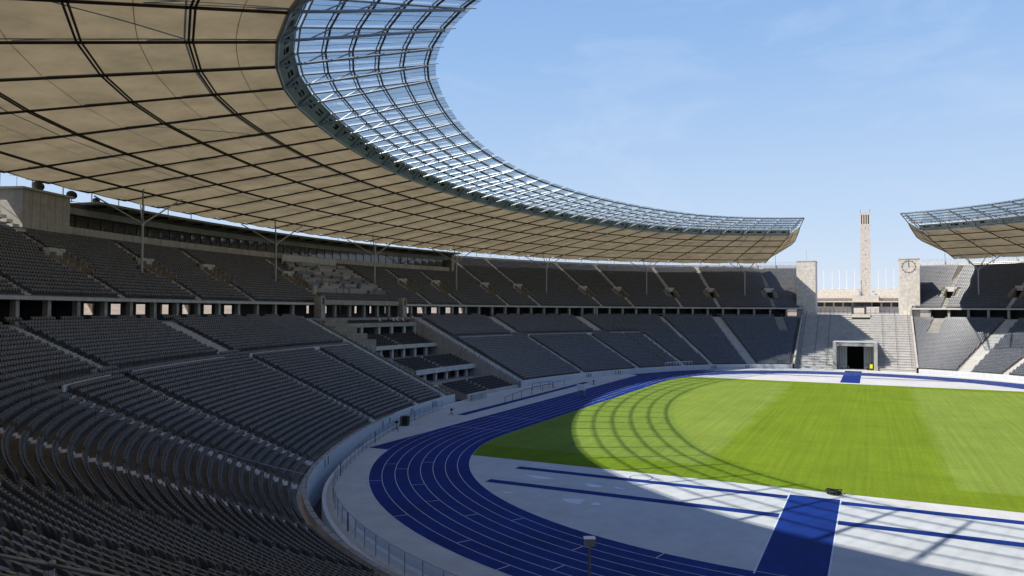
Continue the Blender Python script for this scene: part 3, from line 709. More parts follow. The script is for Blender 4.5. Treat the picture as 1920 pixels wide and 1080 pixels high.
# ------------------------------------------------------------------ roof
roof = thing('stadium_roof', 'horseshoe roof of beige membrane with a glazed inner rim', 'roof', (0, 100, 31))
E_ = [16.7 + 6.57 * k for k in range(8)]                    # truss angles on the ends
S_ = [90 - 2.35 * k for k in range(10, 0, -1)] + [90] + [90 + 2.35 * k for k in range(1, 11)]
half = E_ + S_ + [117.9 + 6.55 * k for k in range(9)] + [176.72]
half = [a for a in half if a < 177]; half = sorted(set(round(a, 3) for a in half))
TRS = half + [360 - a for a in half[::-1]]
RR = [55.7, 62.0, 69.4, 78.3, 88.0]
def vis(nu, r, z):
    u, v, d = pix(PR(nu, r, z)); return d if (d > 3 and -500 < u < 2400 and -500 < v < 1200) else 1e4 - d
panels = []
for i, (a0, a1) in enumerate(zip(TRS[:-1], TRS[1:])):
    for j in range(5):
        r0 = RR[j]; r1 = RR[j + 1] if j < 4 else 93.0
        b = MB(); n = 5; am = (a0 + a1) / 2
        for q in range(n + 1):
            for p_ in range(n + 1):
                f, g = p_ / n, q / n; r = r0 + (r1 - r0) * g
                p = PR(a0, r, 0) * (1 - f) + PR(a1, r, 0) * f; z = MZ(r)
                sag = 4 * f * (1 - f)
                if j == 4:
                    z = MZ(r) + .0; z -= .30 * sag * g; out = NRM(am) * (-.0 * sag); p = p + out
                    z += .25 * (1 - sag) * g * g
                else: z += .10 * sag * 4 * g * (1 - g)
                b.v.append((p[0], p[1], z))
        for q in range(n):
            for p_ in range(n): k = q * (n + 1) + p_; b.f.append((k, k + 1, k + n + 2, k + n + 1))
        panels.append((vis(am, (r0 + r1) / 2, MZ(r0)), b))
panels.sort(key=lambda c: c[0])
for d, b in panels[:290]: b.build('membrane_panel', 'membrane', roof, True)
b = MB()
for d, q in panels[290:]:
    i = len(b.v); b.v += q.v; b.f += [tuple(x + i for x in f) for f in q.f]
tag(b.build('membrane_panels', 'membrane', roof, True), kind='stuff')
b = MB()
for a0, a1 in zip(TRS[:-1], TRS[1:]):
    n = 5; base = len(b.v); prof = ((93.0, 31.7, 1.0), (95.5, 32.35, .5), (98.5, 34.0, 0), (102, 35.2, 0), (105.5, 35.6, 0))
    for r, z, k_ in prof:
        for p_ in range(n + 1):
            f = p_ / n; p = PR(a0, r, 0) * (1 - f) + PR(a1, r, 0) * f; sag = 4 * f * (1 - f)
            b.v.append((p[0], p[1], z + k_ * (.25 * (1 - sag) - .30 * sag)))
    for q in range(4):
        for p_ in range(n): k = base + q * (n + 1) + p_; b.f.append((k, k + 1, k + n + 2, k + n + 1))
b.build('edge_membrane', 'membrane', roof, True)
# trusses: lower chord under the membrane, steel in the glazed rim, hidden upper chord and web above the membrane
GR = [54.0 - 2.38 * k for k in range(6)]
TRG = [15.35] + TRS + [360 - 15.35]            # the glazing runs a little past the last truss
def GZ(r): return 38.34 + (54.0 - r) * (40.1 - 38.34) / (54.0 - 41.6)
def LC(r): return 37.0 + (55.7 - r) * (39.75 - 37.0) / (55.7 - 42.1)
for a in TRS:
    b = MB(); q = [PR(a, r, MZ(r) - .16) for r in (55.7, 70, 84, 93)]; b.poly(q, .115, 6); b.poly([PR(a, 93, 31.55), PR(a, 96, 32.2), PR(a, 99, 33.9)], .13, 5); b.build('radial_beam', 'darksteel', roof)
    b = MB(); b.tube(PR(a, 55.7, 36.9), PR(a, 42.0, LC(42.0)), .125, 7); b.build('lower_chord', 'steelwhite', roof)
    b = MB(); b.tube(PR(a, 55.6, 38.05), PR(a, 42.0, GZ(42) - .18), .1, 7); b.tube(PR(a, 42.3, GZ(42.3) - .16), PR(a, 41.0, GZ(41) - .1), .06, 5); b.build('upper_chord', 'steelwhite', roof)
    b = MB()
    b.tube(PR(a, 55.6, 36.95), PR(a, 54.1, 38.2), .11, 6)
    for k in (1, 2, 3):
        rl = GR[k] + 1.5; b.tube(PR(a, rl, LC(rl)), PR(a, GR[k], GZ(GR[k]) - .2), .06, 6)
    b.build('web_strut', 'steelwhite', roof)
    b = MB(); top = [(93, 35.4), (84, 38.6), (75, 40.2), (66, 40.6), (56, 39.4)]; b.poly([PR(a, r, z) for r, z in top], .08, 5)
    lo = [90, 82, 73.5, 65, 58]
    for k in range(5):
        b.tube(PR(a, lo[k], MZ(lo[k]) + .1), PR(a, *top[k]), .09, 5)
        if k < 4: b.tube(PR(a, lo[k], MZ(lo[k]) + .1), PR(a, *top[k + 1]), .09, 5)
    b.build('hidden_truss', 'steel', roof)
for r in RR[1:]:
    b = MB()
    for dr in (-.15, .15): b.poly([PR(a, r + dr, MZ(r + dr) - .13) for a in TRS], .09, 6)
    b.build('ring_purlin', 'darksteel', roof)
for r, z in ((66, 40.6), (84, 38.6)):
    b = MB(); b.poly([PR(a, r, z) for a in TRS], .07, 5)
    for i, (a0, a1) in enumerate(zip(TRS[:-1], TRS[1:])):
        if i % 4 == 0 and r < 80: b.tube(PR(a0, r, z), PR(a1, r + 8, MZ(r + 8) + 3.5), .1, 5)
    b.build('upper_ring', 'steel', roof)
for r in (58.9, 65.7, 73.9, 83.0):  # unseen wires added above the membrane to cast seam-like shadow lines
    b = MB()
    for a0, a1 in zip(TRS[:-1], TRS[1:]): b.tube(PR(a0, r, MZ(r) + .16), PR(a1, r, MZ(r) + .16), .03, 4)
    b.build('seam_shadow_wire', 'steel', roof)
b = MB(); b.poly([PR(a, 55.72, 36.86) for a in TRS], .17, 6); b.build('rim_tube', 'steel', roof)
b = MB(); b.poly([PR(a, 92.9, 31.6) for a in TRS], .06, 5); b.build('edge_cable', 'darksteel', roof)
for k, r in enumerate(GR):
    b = MB(); b.poly([PR(a, r, GZ(r) - .10) for a in TRG], .095 if k < 5 else .11, 6)
    b.poly([PR(a, r + .33, GZ(r + .33) - .06) for a in TRG], .06, 4); b.build('glazing_purlin', 'darksteel' if k else 'steel', roof)
# glass panes: four per bay and ring
panes = []; fit = MB()
for a0, a1 in zip(TRG[:-1], TRG[1:]):
    for k in range(5):
        r0 = GR[k] - .02 if k else 55.0; r1 = GR[k + 1] + .02 if k < 4 else 41.3
        for s in range(4):
            f0, f1 = s / 4 + .006, (s + 1) / 4 - .006; b = MB()
            q = [PR(a0, r, 0) * (1 - f) + PR(a1, r, 0) * f for r, f in ((r0, f0), (r0, f1), (r1, f1), (r1, f0))]
            zz = [GZ(r0), GZ(r0), GZ(r1), GZ(r1)]; up_ = [(x[0], x[1], z + .05 * (s % 2) * 0) for x, z in zip(q, zz)]
            b.v = up_; b.f = [(0, 1, 2, 3)]
            am = (a0 + a1) / 2; panes.append((vis(am, r0, GZ(r0)), b))
            if 50 < am < 165 and s:
                c = PR(a0, GR[k + 1], 0) * (1 - f0) + PR(a1, GR[k + 1], 0) * f0; c[2] = GZ(GR[k + 1]) - .05
                n_ = NRM(am); t_ = np.array([n_[1], -n_[0], 0])
                fit.tube(c - n_ * .22 - t_ * .12, c + n_ * .4 - t_ * .12, .018, 3, False); fit.tube(c - n_ * .22 + t_ * .12, c + n_ * .4 + t_ * .12, .018, 3, False)
                fit.tube(c - t_ * .14, c + t_ * .14, .02, 3, False); fit.tube(c, c - np.array([0, 0, .12]), .025, 3, False)
panes.sort(key=lambda c: c[0])
for d, b in panes[:295]: b.build('glass_pane', 'roofglass', roof)
b = MB()
for d, q in panes[295:]:
    i = len(b.v); b.v += q.v; b.f += [tuple(x + i for x in f) for f in q.f]
tag(b.build('glass_panes', 'roofglass', roof), kind='stuff')
tag(fit.build('glass_fittings', 'steelwhite', roof), kind='stuff')
b = MB()                                                     # fine joints between panes
for a0, a1 in zip(TRG[:-1], TRG[1:]):
    for s in (1, 2, 3):
        q = [PR(a0, r, 0) * (1 - s / 4) + PR(a1, r, 0) * s / 4 for r in (GR[0], 41.3)]; q[0][2] = GZ(GR[0]) + .01; q[1][2] = GZ(41.3) + .01
        b.tube(q[0], q[1], .02, 3, False)
tag(b.build('pane_joints', 'darksteel', roof), kind='stuff')
# light facade between membrane and glass
for i, (a0, a1) in enumerate(zip(TRS[:-1], TRS[1:])):
    def fp(f, h, o=0.0):
        r = 55.75 - 1.35 * h + o; p = PR(a0, r, 0) * (1 - f) + PR(a1, r, 0) * f; p[2] = 36.95 + 1.35 * h + o * .9; return tuple(p)
    b = MB(); g = .012
    for f0, f1, h0, h1 in ((g, .5 - g / 2, 0, .42), (.5 + g / 2, 1 - g, 0, .42), (g, .16, .421, .74), (.42, .58, .421, .74), (.86, 1 - g, .421, .74), (g, 1 - g, .741, 1.0)):
        b.quad(fp(f0, h0), fp(f1, h0), fp(f1, h1), fp(f0, h1)); b.quad(fp(f0, h1, .06), fp(f1, h1, .06), fp(f1, h0, .06), fp(f0, h0, .06))
    fpn = b.build('facade_panel', 'grayfacade', roof)
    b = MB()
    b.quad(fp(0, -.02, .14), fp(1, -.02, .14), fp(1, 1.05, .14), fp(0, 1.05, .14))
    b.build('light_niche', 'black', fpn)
    rr_ = random.Random(i); b = MB()
    for f0 in (.17, .24, .31, .37, .60, .67, .74, .81):
        if rr_.random() < .62:
            c = np.array(fp(f0 + .02, .58, .06)); n_ = NRM((a0 + a1) / 2); t_ = np.array([n_[1], -n_[0], 0]); b.box(c, t_ * .1, n_ * .05, (0, 0, .15))
    if b.v: b.build('flood_lights', 'steelwhite', fpn)
# curved end faces of the roof at the gate
def onx_(u, v, x):
    d = FW + RT * ((u - 960) / FPX) - UPV * ((v - 540) / FPX); return EYE + d * ((x - EYE[0]) / d[0])
edge = []
for (u, v), r in zip(((1436, 487.5), (1462, 474.5), (1484, 461), (1490.6, 454), (1497, 436), (1500, 425.5)), (92.5, 85, 78, 72, 62, 56)):
    edge.append((r, onx_(u, v, PR(TRS[0], r, 0)[0]) + np.array([0, 0, .35 if 65 < r < 90 else 0])))
for s, a in ((1, TRS[0]), (-1, TRS[-1])):
    b = MB(); ee = [(r, np.array([p[0], s * p[1], p[2]])) for r, p in edge]
    for (r0, p0), (r1, p1) in zip(ee[:-1], ee[1:]):
        q0, q1 = PR(a, r0, MZ(r0)), PR(a, r1, MZ(r1)); m0, m1 = (q0 + p0) / 2 + (0, 0, .1), (q1 + p1) / 2 + (0, 0, .1)
        b.quad(q0, q1, m1, m0); b.quad(m0, m1, p1, p0)
    b.build('end_membrane', 'membrane', roof, True)
    b = MB(); b.poly([p for r, p in ee] + [PR(a - s * 1.3, 41.6, 39.95)], .12, 6); b.poly([(q_ + p) / 2 + (0, 0, .06) for q_, p in ((PR(a, r, MZ(r)), p) for r, p in ee)], .05, 4)
    for r, p in ee: b.tube(PR(a, r, MZ(r)), p, .05, 4)
    b.build('end_edge', 'darksteel', roof)
for a in PIL:
    if 12 < abs(a) < 125:
        b = MB(); b.tube(P(a, 104.3, 31.3), P(a, 104.3, 35.3), .12, 6); b.build('rim_post', 'steel', roof)

# ------------------------------------------------------------------ marathon gate
tag(flat('forecourt', [(92.2, -14.7), (106, -14.7), (106, 14.7), (92.2, 14.7)], 0.004, 'step'), kind='structure')
b = MB(); b.abox(123.8, 440, -14.6, 14.6, 13.5, 14.86); tag(b.build('gate_terrace', 'step'), kind='structure')
gs = thing('gate_stairs', 'broad pale stone stairway falling from the gate to the track', 'stairs', (96, 0, 0))
NS = 23
for k in range(NS):
    x0 = 96.2 + k * 1.2; z1 = 14.86 * (k + 1) / NS
    parts = [(-14.72, 14.72)] if z1 > 7.4 or x0 > 111 else [(-14.72, -5.75), (5.1, 14.72)]
    for y0, y1 in parts:
        b = MB(); b.abox(x0, 123.79 if k == NS - 1 else x0 + 1.22, y0, y1, z1 - (.9 if k else .6), z1 - .13); b.abox(x0 - .09, 123.78 if k == NS - 1 else x0 + 1.12, y0 + .01, y1 - .01, z1 - .1299, z1); b.build('stair_step', 'step', gs)
for y in (10.2, 6.9, -7.2, -10.6, 13.9, -13.9):
    b = MB(); q = lambda x: np.array([x, y, (x - 96.2) / 27.6 * 14.86 + .35])
    for h in (.95, .5): b.tube(q(96.6) + np.array([0, 0, h]), q(123.2) + np.array([0, 0, h]), .022, 5)
    for x in np.arange(96.6, 123.4, 1.9): b.tube(q(x), q(x) + np.array([0, 0, .95]), .03, 4)
    b.build('hand_rail', 'railsteel', gs)
b = MB(); b.abox(121.4, 123.0, -4.1, .9, 11.5, 15.05); b.build('dedication_block', 'stone', gs)
pt = thing('gate_portal', 'stone portal with dark tunnel door at the foot of the stairs', 'portal', (96, -.3, 0))
for y0, y1 in ((4.25, 5.15), (-5.8, -4.9)):
    b = MB(); b.abox(95.6, 112, y0, y1, 0.0, 7.35); b.build('side_wall', 'stonegrey', pt)
b = MB(); b.abox(95.7, 112, -4.9, 4.25, 6.45, 7.2); b.build('lintel', 'stonegrey', pt)
b = MB(); b.abox(95.62, 112.1, -5.85, 5.2, 7.351, 7.5); b.build('roof_slab', 'step', pt)
for y0, y1 in ((1.75, 4.24), (-4.89, -2.45)):
    b = MB(); b.abox(99.2, 99.35, y0, y1, .1, 6.44)
    dl_ = b.build('door_leaf', 'grayfacade', pt)
    for k in range(1, 4):
        yy = y0 + (y1 - y0) * k / 4; b = MB(); b.abox(99.14, 99.19, yy - .03, yy + .03, .12, 6.4); b.build('door_rib', 'railsteel', dl_)
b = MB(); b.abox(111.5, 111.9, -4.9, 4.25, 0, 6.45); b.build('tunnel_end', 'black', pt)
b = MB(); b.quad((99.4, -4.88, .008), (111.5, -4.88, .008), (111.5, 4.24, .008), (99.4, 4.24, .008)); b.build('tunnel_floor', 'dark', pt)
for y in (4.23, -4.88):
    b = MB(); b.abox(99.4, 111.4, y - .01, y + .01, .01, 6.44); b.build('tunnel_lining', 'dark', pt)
for y in (3.5, 2.2, -2.9, -5.4):
    b = MB(); b.tube((95.0, y, 0), (95.0, y, 1.0), .04, 5); b.tube((95.0, y, 1.0), (95.0, y - 1.0, 1.0), .03, 5); b.tube((95.0, y - 1, 0), (95.0, y - 1, 1.0), .04, 5); b.build('barrier', 'galv', pt)
def tower(name, y0, y1, label):
    t = thing(name, label, 'tower', (125, (y0 + y1) / 2, 14.8))
    b = MB(); b.abox(125, 133.5, y0, y1, 6, 31.55); b.build('shaft', 'blocks', t)
    b = MB(); b.abox(124.9, 133.6, y0 - .1, y1 + .1, 31.551, 31.85); b.build('coping', 'stone', t)
    return t
tl = tower('gate_tower', 11.3, 16.9, 'left limestone gate tower with bare shaded face')
tr_ = tower('clock_tower', -17.4, -12.0, 'limestone gate tower with round clock ring')
b = MB(); b.tube((126.5, 14, 31.8), (126.5, 14, 35.2), .03, 4); b.build('lightning_rod', 'galv', tl)
cy_, cz_, cr = -14.5, 29.4, 1.72
b = MB(); n = 40
for k in range(n):
    a0, a1 = 2 * math.pi * k / n, 2 * math.pi * (k + 1) / n
    b.tube((124.9, cy_ + cr * math.sin(a0), cz_ + cr * math.cos(a0)), (124.9, cy_ + cr * math.sin(a1), cz_ + cr * math.cos(a1)), .038, 5)
ck_ = b.build('clock_ring', 'railsteel', tr_)
for k in range(12):
    a = math.pi * k / 6; b = MB(); s_, c_ = math.sin(a), math.cos(a)
    b.tube((124.9, cy_ + (cr - .05) * s_, cz_ + (cr - .05) * c_), (124.9, cy_ + (cr + .28) * s_, cz_ + (cr + .28) * c_), .06, 4); b.build('hour_mark', 'railsteel', ck_)
b = MB(); b.tube((124.86, cy_, cz_ - .2), (124.86, cy_, cz_ + 1.45), .05, 4); b.build('clock_hand', 'railsteel', tr_)
b = MB(); b.tube((124.8, cy_, cz_ - .15), (124.8, cy_ + .05, cz_ + .95), .06, 4); b.build('clock_hand', 'railsteel', tr_)
# fence across the gate opening
fe = thing('gate_fence', 'dark metal fence panels across the gate between the two towers', 'fence', (130, 0, 14.86))
for i, y in enumerate(np.arange(-12, 11.4, 1.3)):
    if -2.9 < y < 1.0: continue
    b = MB(); b.abox(129.95, 130.05, y, y + .07, 14.86, 16.9); b.build('post', 'railsteel', fe)
    b = MB()
    for z in (15.05, 15.6, 16.2, 16.8): b.tube((130, y + .06, z), (130, y + 1.3, z), .03, 4)
    for q in np.arange(.2, 1.3, .18): b.tube((130, y + q, 15.05), (130, y + q, 16.8), .012, 3, False)
    b.build('fence_panel', 'galv', fe)
b = MB(); b.abox(129.4, 130.6, -3.0, -2.4, 14.86, 17.6); b.abox(129.4, 130.6, .6, 1.2, 14.86, 17.6); b.abox(129.5, 130.5, -2.4, .6, 17.0, 17.5); b.build('gate_frame', 'railsteel', fe)

# ------------------------------------------------------------------ field stand and bell tower beyond the gate
bt = thing('bell_tower', 'tall rubble stone bell tower with louvred belfry beyond the gate', 'tower', (455, -.8, 15))
b = MB(); hw = 3.25; n0 = [(-1, -1), (1, -1), (1, 1), (-1, 1)]
for z, h in ((15, 3.5), (78.3, 3.2)):
    for sx, sy in n0: b.v.append((455 + 4 + sx * 4, -.8 + sy * h, z))
b.f = [(k, (k + 1) % 4, 4 + (k + 1) % 4, 4 + k) for k in range(4)] + [(4, 5, 6, 7)]
b.build('shaft', 'rubble', bt)
for y in (-4.0, -2.55, -1.13, .3, 1.72):
    b = MB(); b.abox(455.1, 456.2, y, y + .7, 78.3, 84.8); b.build('belfry_pier', 'stone', bt)
b = MB(); b.abox(456.3, 462.9, -3.9, 2.3, 78.3, 84.8); b.build('belfry_core', 'black', bt)
b = MB(); b.abox(455, 463, -4.05, 2.45, 84.8, 86.6); b.build('crown', 'rubble', bt)
for y in (-3.9, 2.3):
    b = MB(); b.tube((455.3, y, 86.6), (455.3, y, 88.9), .12, 4); b.build('mast', 'railsteel', bt)
for z in (36, 46, 56, 66, 75):
    b = MB(); b.abox(454.9, 455.3, -.95, -.65, z, z + .9); b.build('slit_window', 'dark', bt)
ms = thing('field_stand', 'long pale stone field stand behind the gate with window band', 'building', (440, 0, 15.5))
for i, (x0, z0, z1) in enumerate(((440, 14.5, 26.2), (443, 26.2, 28.2), (446, 28.2, 30.2), (449, 30.2, 32.0))):
    b = MB(); b.abox(x0, 470, 3.4 if i else -120, 120, z0, z1); 
    if i: b.abox(x0, 470, -120, -5.0 - (3 - i) * 1.5, z0, z1)
    b.build('tier', 'stone' if i else 'stone', ms)
b = MB(); b.abox(438.5, 440, -120, 120, 25.2, 26.4); b.build('cornice', 'stone', ms)
b = MB(); b.abox(436, 441, -9, 7.5, 22.8, 26.9); b.build('centre_block', 'stone', ms)
for i, y in enumerate(np.arange(-40, 50, 6.0)):
    b = MB(); b.abox(439.9 if not -9 < y < 5 else 435.9, 440.1, y, y + 4.9, 19.4, 22.3); b.build('window', 'window', ms)
b = MB(); b.abox(435.5, 440, -50, 60, 22.4, 23.3); b.build('band', 'stone', ms)
b = MB(); b.abox(434, 440, -9, 7.5, 14.5, 19.2); b.build('porch', 'stone', ms)
for i, y in enumerate((26.3, 20.75, 15.93, 11.16, 6.08, -8.88, -13.78, -18.64)):
    t = tag((lambda b: (b.tube((451, y, 31.9), (451, y, 45.2), .16, 6), b.tube((451, y, 31.9), (451, y, 32.4), .4, 6), b.tube((451, y, 45.2), (451, y, 45.5), .22, 6), b)[-1])(MB()).build('flagpole', 'white'),
        'thin white flagpole on the field stand roof, ' + ('leftmost beside the left gate tower', 'fourth pole left of the bell tower', 'third pole left of the bell tower', 'second pole left of the bell tower', 'first pole left of the bell tower', 'first pole right of the bell tower', 'second pole right of the bell tower', 'rightmost beside the clock tower')[i], 'flagpole', 'flagpoles on the field stand')

# ------------------------------------------------------------------ seats
def seat_near():
    b = MB(); xs = [-.19, -.165, -.085, .085, .165, .19]; tz = [.57, .72, .80, .80, .72, .57]; yo = [-.03, -.015, .0, .0, -.015, -.03]
    def pt(x, z, y, d): return (x, y + (z - .33) * .22 + d, z)
    for i in range(5):
        f0, f1 = pt(xs[i], .33, yo[i], 0), pt(xs[i + 1], .33, yo[i + 1], 0); f2, f3 = pt(xs[i + 1], tz[i + 1], yo[i + 1], 0), pt(xs[i], tz[i], yo[i], 0)
        g = [(p[0], p[1] + .05, p[2]) for p in (f0, f1, f2, f3)]
        b.quad(f0, f1, f2, f3); b.quad(g[1], g[0], g[3], g[2]); b.quad(f3, f2, g[2], g[3])
    for i, s in ((0, 1), (5, -1)):
        q = [pt(xs[i], .33, yo[i], 0), pt(xs[i], tz[i], yo[i], 0), pt(xs[i], tz[i], yo[i], .05), pt(xs[i], .33, yo[i], .05)]
        b.quad(*(q if s > 0 else q[::-1]))
    pan = MB()
    def pp(x, z, d): return (x, -.15 + (z - .36) * .16 + d, z)
    pr_ = ((.36, -.12), (.54, -.15), (.69, -.085), (.73, -.03), (.70, .0), (.36, -.05)); w_ = (.15, .18, .17, .15, .15, .15)
    for (z0, y0), (z1, y1), w0, w1 in zip(pr_, pr_[1:] + pr_[:1], w_, w_[1:] + w_[:1]): pan.quad((-w0, y0, z0), (w0, y0, z0), (w1, y1, z1), (-w1, y1, z1))
    for sg in (-1, 1):
        q = [(sg * w_[k], pr_[k][1], pr_[k][0]) for k in range(6)]
        for t4 in ((0, 1, 4, 5), (1, 2, 3, 4)): pan.quad(*[q[k] for k in (t4 if sg < 0 else t4[::-1])])
    br = MB(); br.abox(-.15, .15, -.045, .13, .25, .345)
    return b, pan, br
def seat_far():
    b = MB()
    def pt(x, z, d): return (x, (z - .33) * .22 + d, z)
    f = [pt(-.175, .42, 0), pt(.175, .42, 0), pt(.14, .80, 0), pt(-.14, .80, 0)]; g = [(p[0], p[1] + .06, p[2]) for p in f]
    b.quad(*f); b.quad(g[1], g[0], g[3], g[2]); b.quad(f[3], f[2], g[2], g[3])
    def pp(x, z, d): return (x, -.15 + (z - .36) * .16 + d, z)
    pr_ = ((.38, -.12), (.54, -.15), (.69, -.085), (.73, -.03)); w_ = (.14, .165, .155, .14)
    for (z0, y0), (z1, y1), w0, w1 in zip(pr_, pr_[1:], w_, w_[1:]): b.quad((-w0, y0, z0), (w0, y0, z0), (w1, y1, z1), (-w1, y1, z1))
    return b
spots = []
def row_seats(r, z, a0, a1, excl, pitch=.5, keep=None):
    a = a0
    while a < a1:
        a += math.degrees(pitch / curv(a, r)); nu = a; ok = True
        for c, hw in excl:
            if abs((nu - c + 180) % 360 - 180) < hw: ok = False; break
        if not ok: continue
        p = P(nu, r, z); u, v, d = pix(p)
        if d < 2.0 or not (-420 < u < 2340 and -200 < v < 1500): continue
        spots.append((p[0], p[1], p[2], rad(nu), d, u, v))
for k in range(NROW):
    r, z = lrow(k); rs = r + .52
    ex = [(nu, math.degrees((hw + .12) / curv(nu, rs))) for nu, hw, r0, r1 in LST if r0 - .2 <= r < r1 - .05] + [((HB0 + HB1) / 2, (HB1 - HB0) / 2 + 1.35)]
    if k in (26,): ex += [((a0 + a1) / 2, (a1 - a0) / 2 + .3) for a0, a1 in AISLE]
    row_seats(rs, z, max(endnu(rs) + .7, 0), 205, ex); row_seats(rs, z, 300, 360 - endnu(rs) - .7, ex)
for k in range(NU):
    r, z = urow(k); rs = r + .58; ex = []
    for v in VOM:
        if 85.9 < r < 90.7: ex.append((v, math.degrees((VW + 1.35) / curv(v, rs))))
        else: ex.append((v, math.degrees(.72 / curv(v, rs))))
    if 83.8 < r < 96: ex.append((89.2, 4.3 - .5 * (r - 84) / 11))
    if r > 96.3: ex.append(((PB0 + 110.9) / 2, (110.9 - PB0) / 2))
    for nu in (106.3, 95.3, 85.2, 75.8, 64.7, 43.8, 22.0, -21.6):
        if 87.2 < rs < 88.9: ex.append((nu, .2))
    row_seats(rs, z, endnu(rs) + .5, 150, ex); row_seats(rs, z, 305, 360 - endnu(rs) - .5, ex)
for a0, a1 in ((15, 84), (96.6, 120)):
    row_seats(80.0 - .55, 14.0, a0, a1, [(p_, .22) for p_ in PIL] + [(nu, .7) for nu, hw, r0, r1 in WIDE])
def build_seats(arr, base, name):
    bv = np.array(base.v); bf = np.array(base.f); n, nv, nf = len(arr), len(bv), len(bf)
    c, s = np.cos(arr[:, 3]), np.sin(arr[:, 3]); j = 1
    x = arr[:, 0, None] + bv[None, :, 0] * s[:, None] + bv[None, :, 1] * c[:, None]
    y = arr[:, 1, None] - bv[None, :, 0] * c[:, None] + bv[None, :, 1] * s[:, None]
    z = arr[:, 2, None] + np.repeat(bv[None, :, 2], n, 0)
    V = np.stack([x, y, z], -1).reshape(-1, 3); Fa = (bf[None] + (np.arange(n) * nv)[:, None, None]).reshape(-1)
    return V, Fa, n * nf
def mesh_np(name, Vs, Fs, m):
    V = np.concatenate(Vs); off = 0; FF = []
    for v, f in zip(Vs, Fs): FF.append(f + off); off += len(v)
    Fa = np.concatenate(FF); me = D.meshes.new(name); nq = len(Fa) // 4
    me.vertices.add(len(V)); me.vertices.foreach_set('co', V.astype(np.float32).ravel())
    me.loops.add(len(Fa)); me.loops.foreach_set('vertex_index', Fa.astype(np.int32))
    me.polygons.add(nq); me.polygons.foreach_set('loop_start', np.arange(0, nq * 4, 4, dtype=np.int32))
    try: me.polygons.foreach_set('loop_total', np.full(nq, 4, dtype=np.int32))
    except Exception: pass
    me.materials.append(M[m]); me.update(calc_edges=True); me.validate(); return me
A = np.array(spots)
inv_ = (A[:, 5] > -5) & (A[:, 5] < 1925) & (A[:, 6] < 1085)
order = np.argsort(np.where(inv_, A[:, 4], 1e5)); own = order[:300]; rest_ = np.setdiff1d(np.arange(len(A)), own)
nb, npn, nbr = seat_near()
mb_, mp_, mbr = nb.mesh('backrest', 'seat'), npn.mesh('seat_pan', 'seat'), nbr.mesh('bracket', 'railsteel')
for i in own:
    x, y, z, nu = A[i, :4]; s = D.objects.new('stadium_seat', None); COL.objects.link(s); s.location = (x, y, z); s.rotation_euler = (0, 0, nu - math.pi / 2); s.empty_display_size = .2
    tag(s, 'dark grey plastic tip-up seat in the nearest rows at the lower left corner', 'seat', 'seats in the nearest rows')
    for nm, me in (('backrest', mb_), ('seat_pan', mp_), ('bracket', mbr)):
        o = D.objects.new(nm, me); COL.objects.link(o); o.parent = s
comb = MB()
for q in (nb, npn): 
    i = len(comb.v); comb.v += q.v; comb.f += [tuple(k + i for k in f) for f in q.f]
R_ = A[rest_]; nr_ = R_[:, 4] < 122
V1, F1, _ = build_seats(R_[nr_], comb, ''); V2, F2, _ = build_seats(R_[~nr_], seat_far(), '')
tag(link('seat_rows', mesh_np('seat_rows', [V1, V2], [F1, F2], 'seat')), 'rows of dark grey tip-up seats filling both tiers of the bowl', 'seats', kind='stuff')
# upholstered seats of the honour box
spots = []
for r, z, a0, a1 in VIP: row_seats(r, z, a0, a1, [], .62)
V3, F3, _ = build_seats(np.array(spots), comb, '')
tag(link('box_seat_rows', mesh_np('box_seat_rows', [V3], [F3], 'seatvip')), 'rows of black upholstered seats on the honour box terraces', 'seats', kind='stuff')
print('seats', len(A), 'vip', len(spots))

# ------------------------------------------------------------------ fences and things round the track
gf = thing('glass_fence', 'waist-high glass fence on the kerb round the near bend', 'fence', P(150, 46.9, 0))
a = 100.0; i = 0
while a < 178:
    st_ = math.degrees(2.0 / curv(a, 46.9)); gate = i % 9 == 6
    b = MB(); b.sweep([(46.88, .12), (46.88, 1.3 if not gate else .9)], [a + .03, a + st_ - .03]); b.build('glass_pane', 'fenceglass', gf)
    b = MB(); b.tube(P(a, 46.9, 0), P(a, 46.9, 1.36), .028 if not gate else .055, 5); b.build('post', 'galv' if not gate else 'railsteel', gf)
    b = MB(); b.tube(P(a, 46.9, 1.36), P(a + st_, 46.9, 1.36), .024, 5); b.build('top_rail', 'galv', gf)
    a += st_; i += 1
def rail(name, pts, h, label, cat, bars=(1.0, .55), rp=.03, m='railsteel', group=None):
    t = thing(name, label, cat, pts[0], group); b = MB()
    for p, q in zip(pts[:-1], pts[1:]):
        for k in bars: b.tube(np.array(p) + (0, 0, h * k), np.array(q) + (0, 0, h * k), rp, 6)
    b.build('rail', m, t)
    for p in pts:
        b = MB(); b.tube(p, np.array(p) + (0, 0, h), rp * 1.05, 6); b.tube(p, np.array(p) + (0, 0, .02), rp * 2.2, 6); b.build('post', m, t)
    return t
rail('barrier_rail', [(-14, 50.6, 0), (-9, 51.6, 0), (-3.5, 52.5, 0), (2, 53, 0), (7.5, 53.2, 0), (13, 53.2, 0), (18.2, 53, 0)], 1.15, 'long dark barrier rail before the honour box foot', 'railing', (1.0,), .045)
rail('barrier_rail', [(8, 55.6, 0), (11, 55.2, 0), (14, 54.6, 0), (14.2, 53.9, 0)], 1.3, 'short dark double rail by the steps right of the honour box', 'railing', (1.0, .5), .04)
def pline(u, v, z):
    d = FW + RT * ((u - 960) / FPX) - UPV * ((v - 540) / FPX); return EYE + d * ((z - EYE[2]) / d[2])
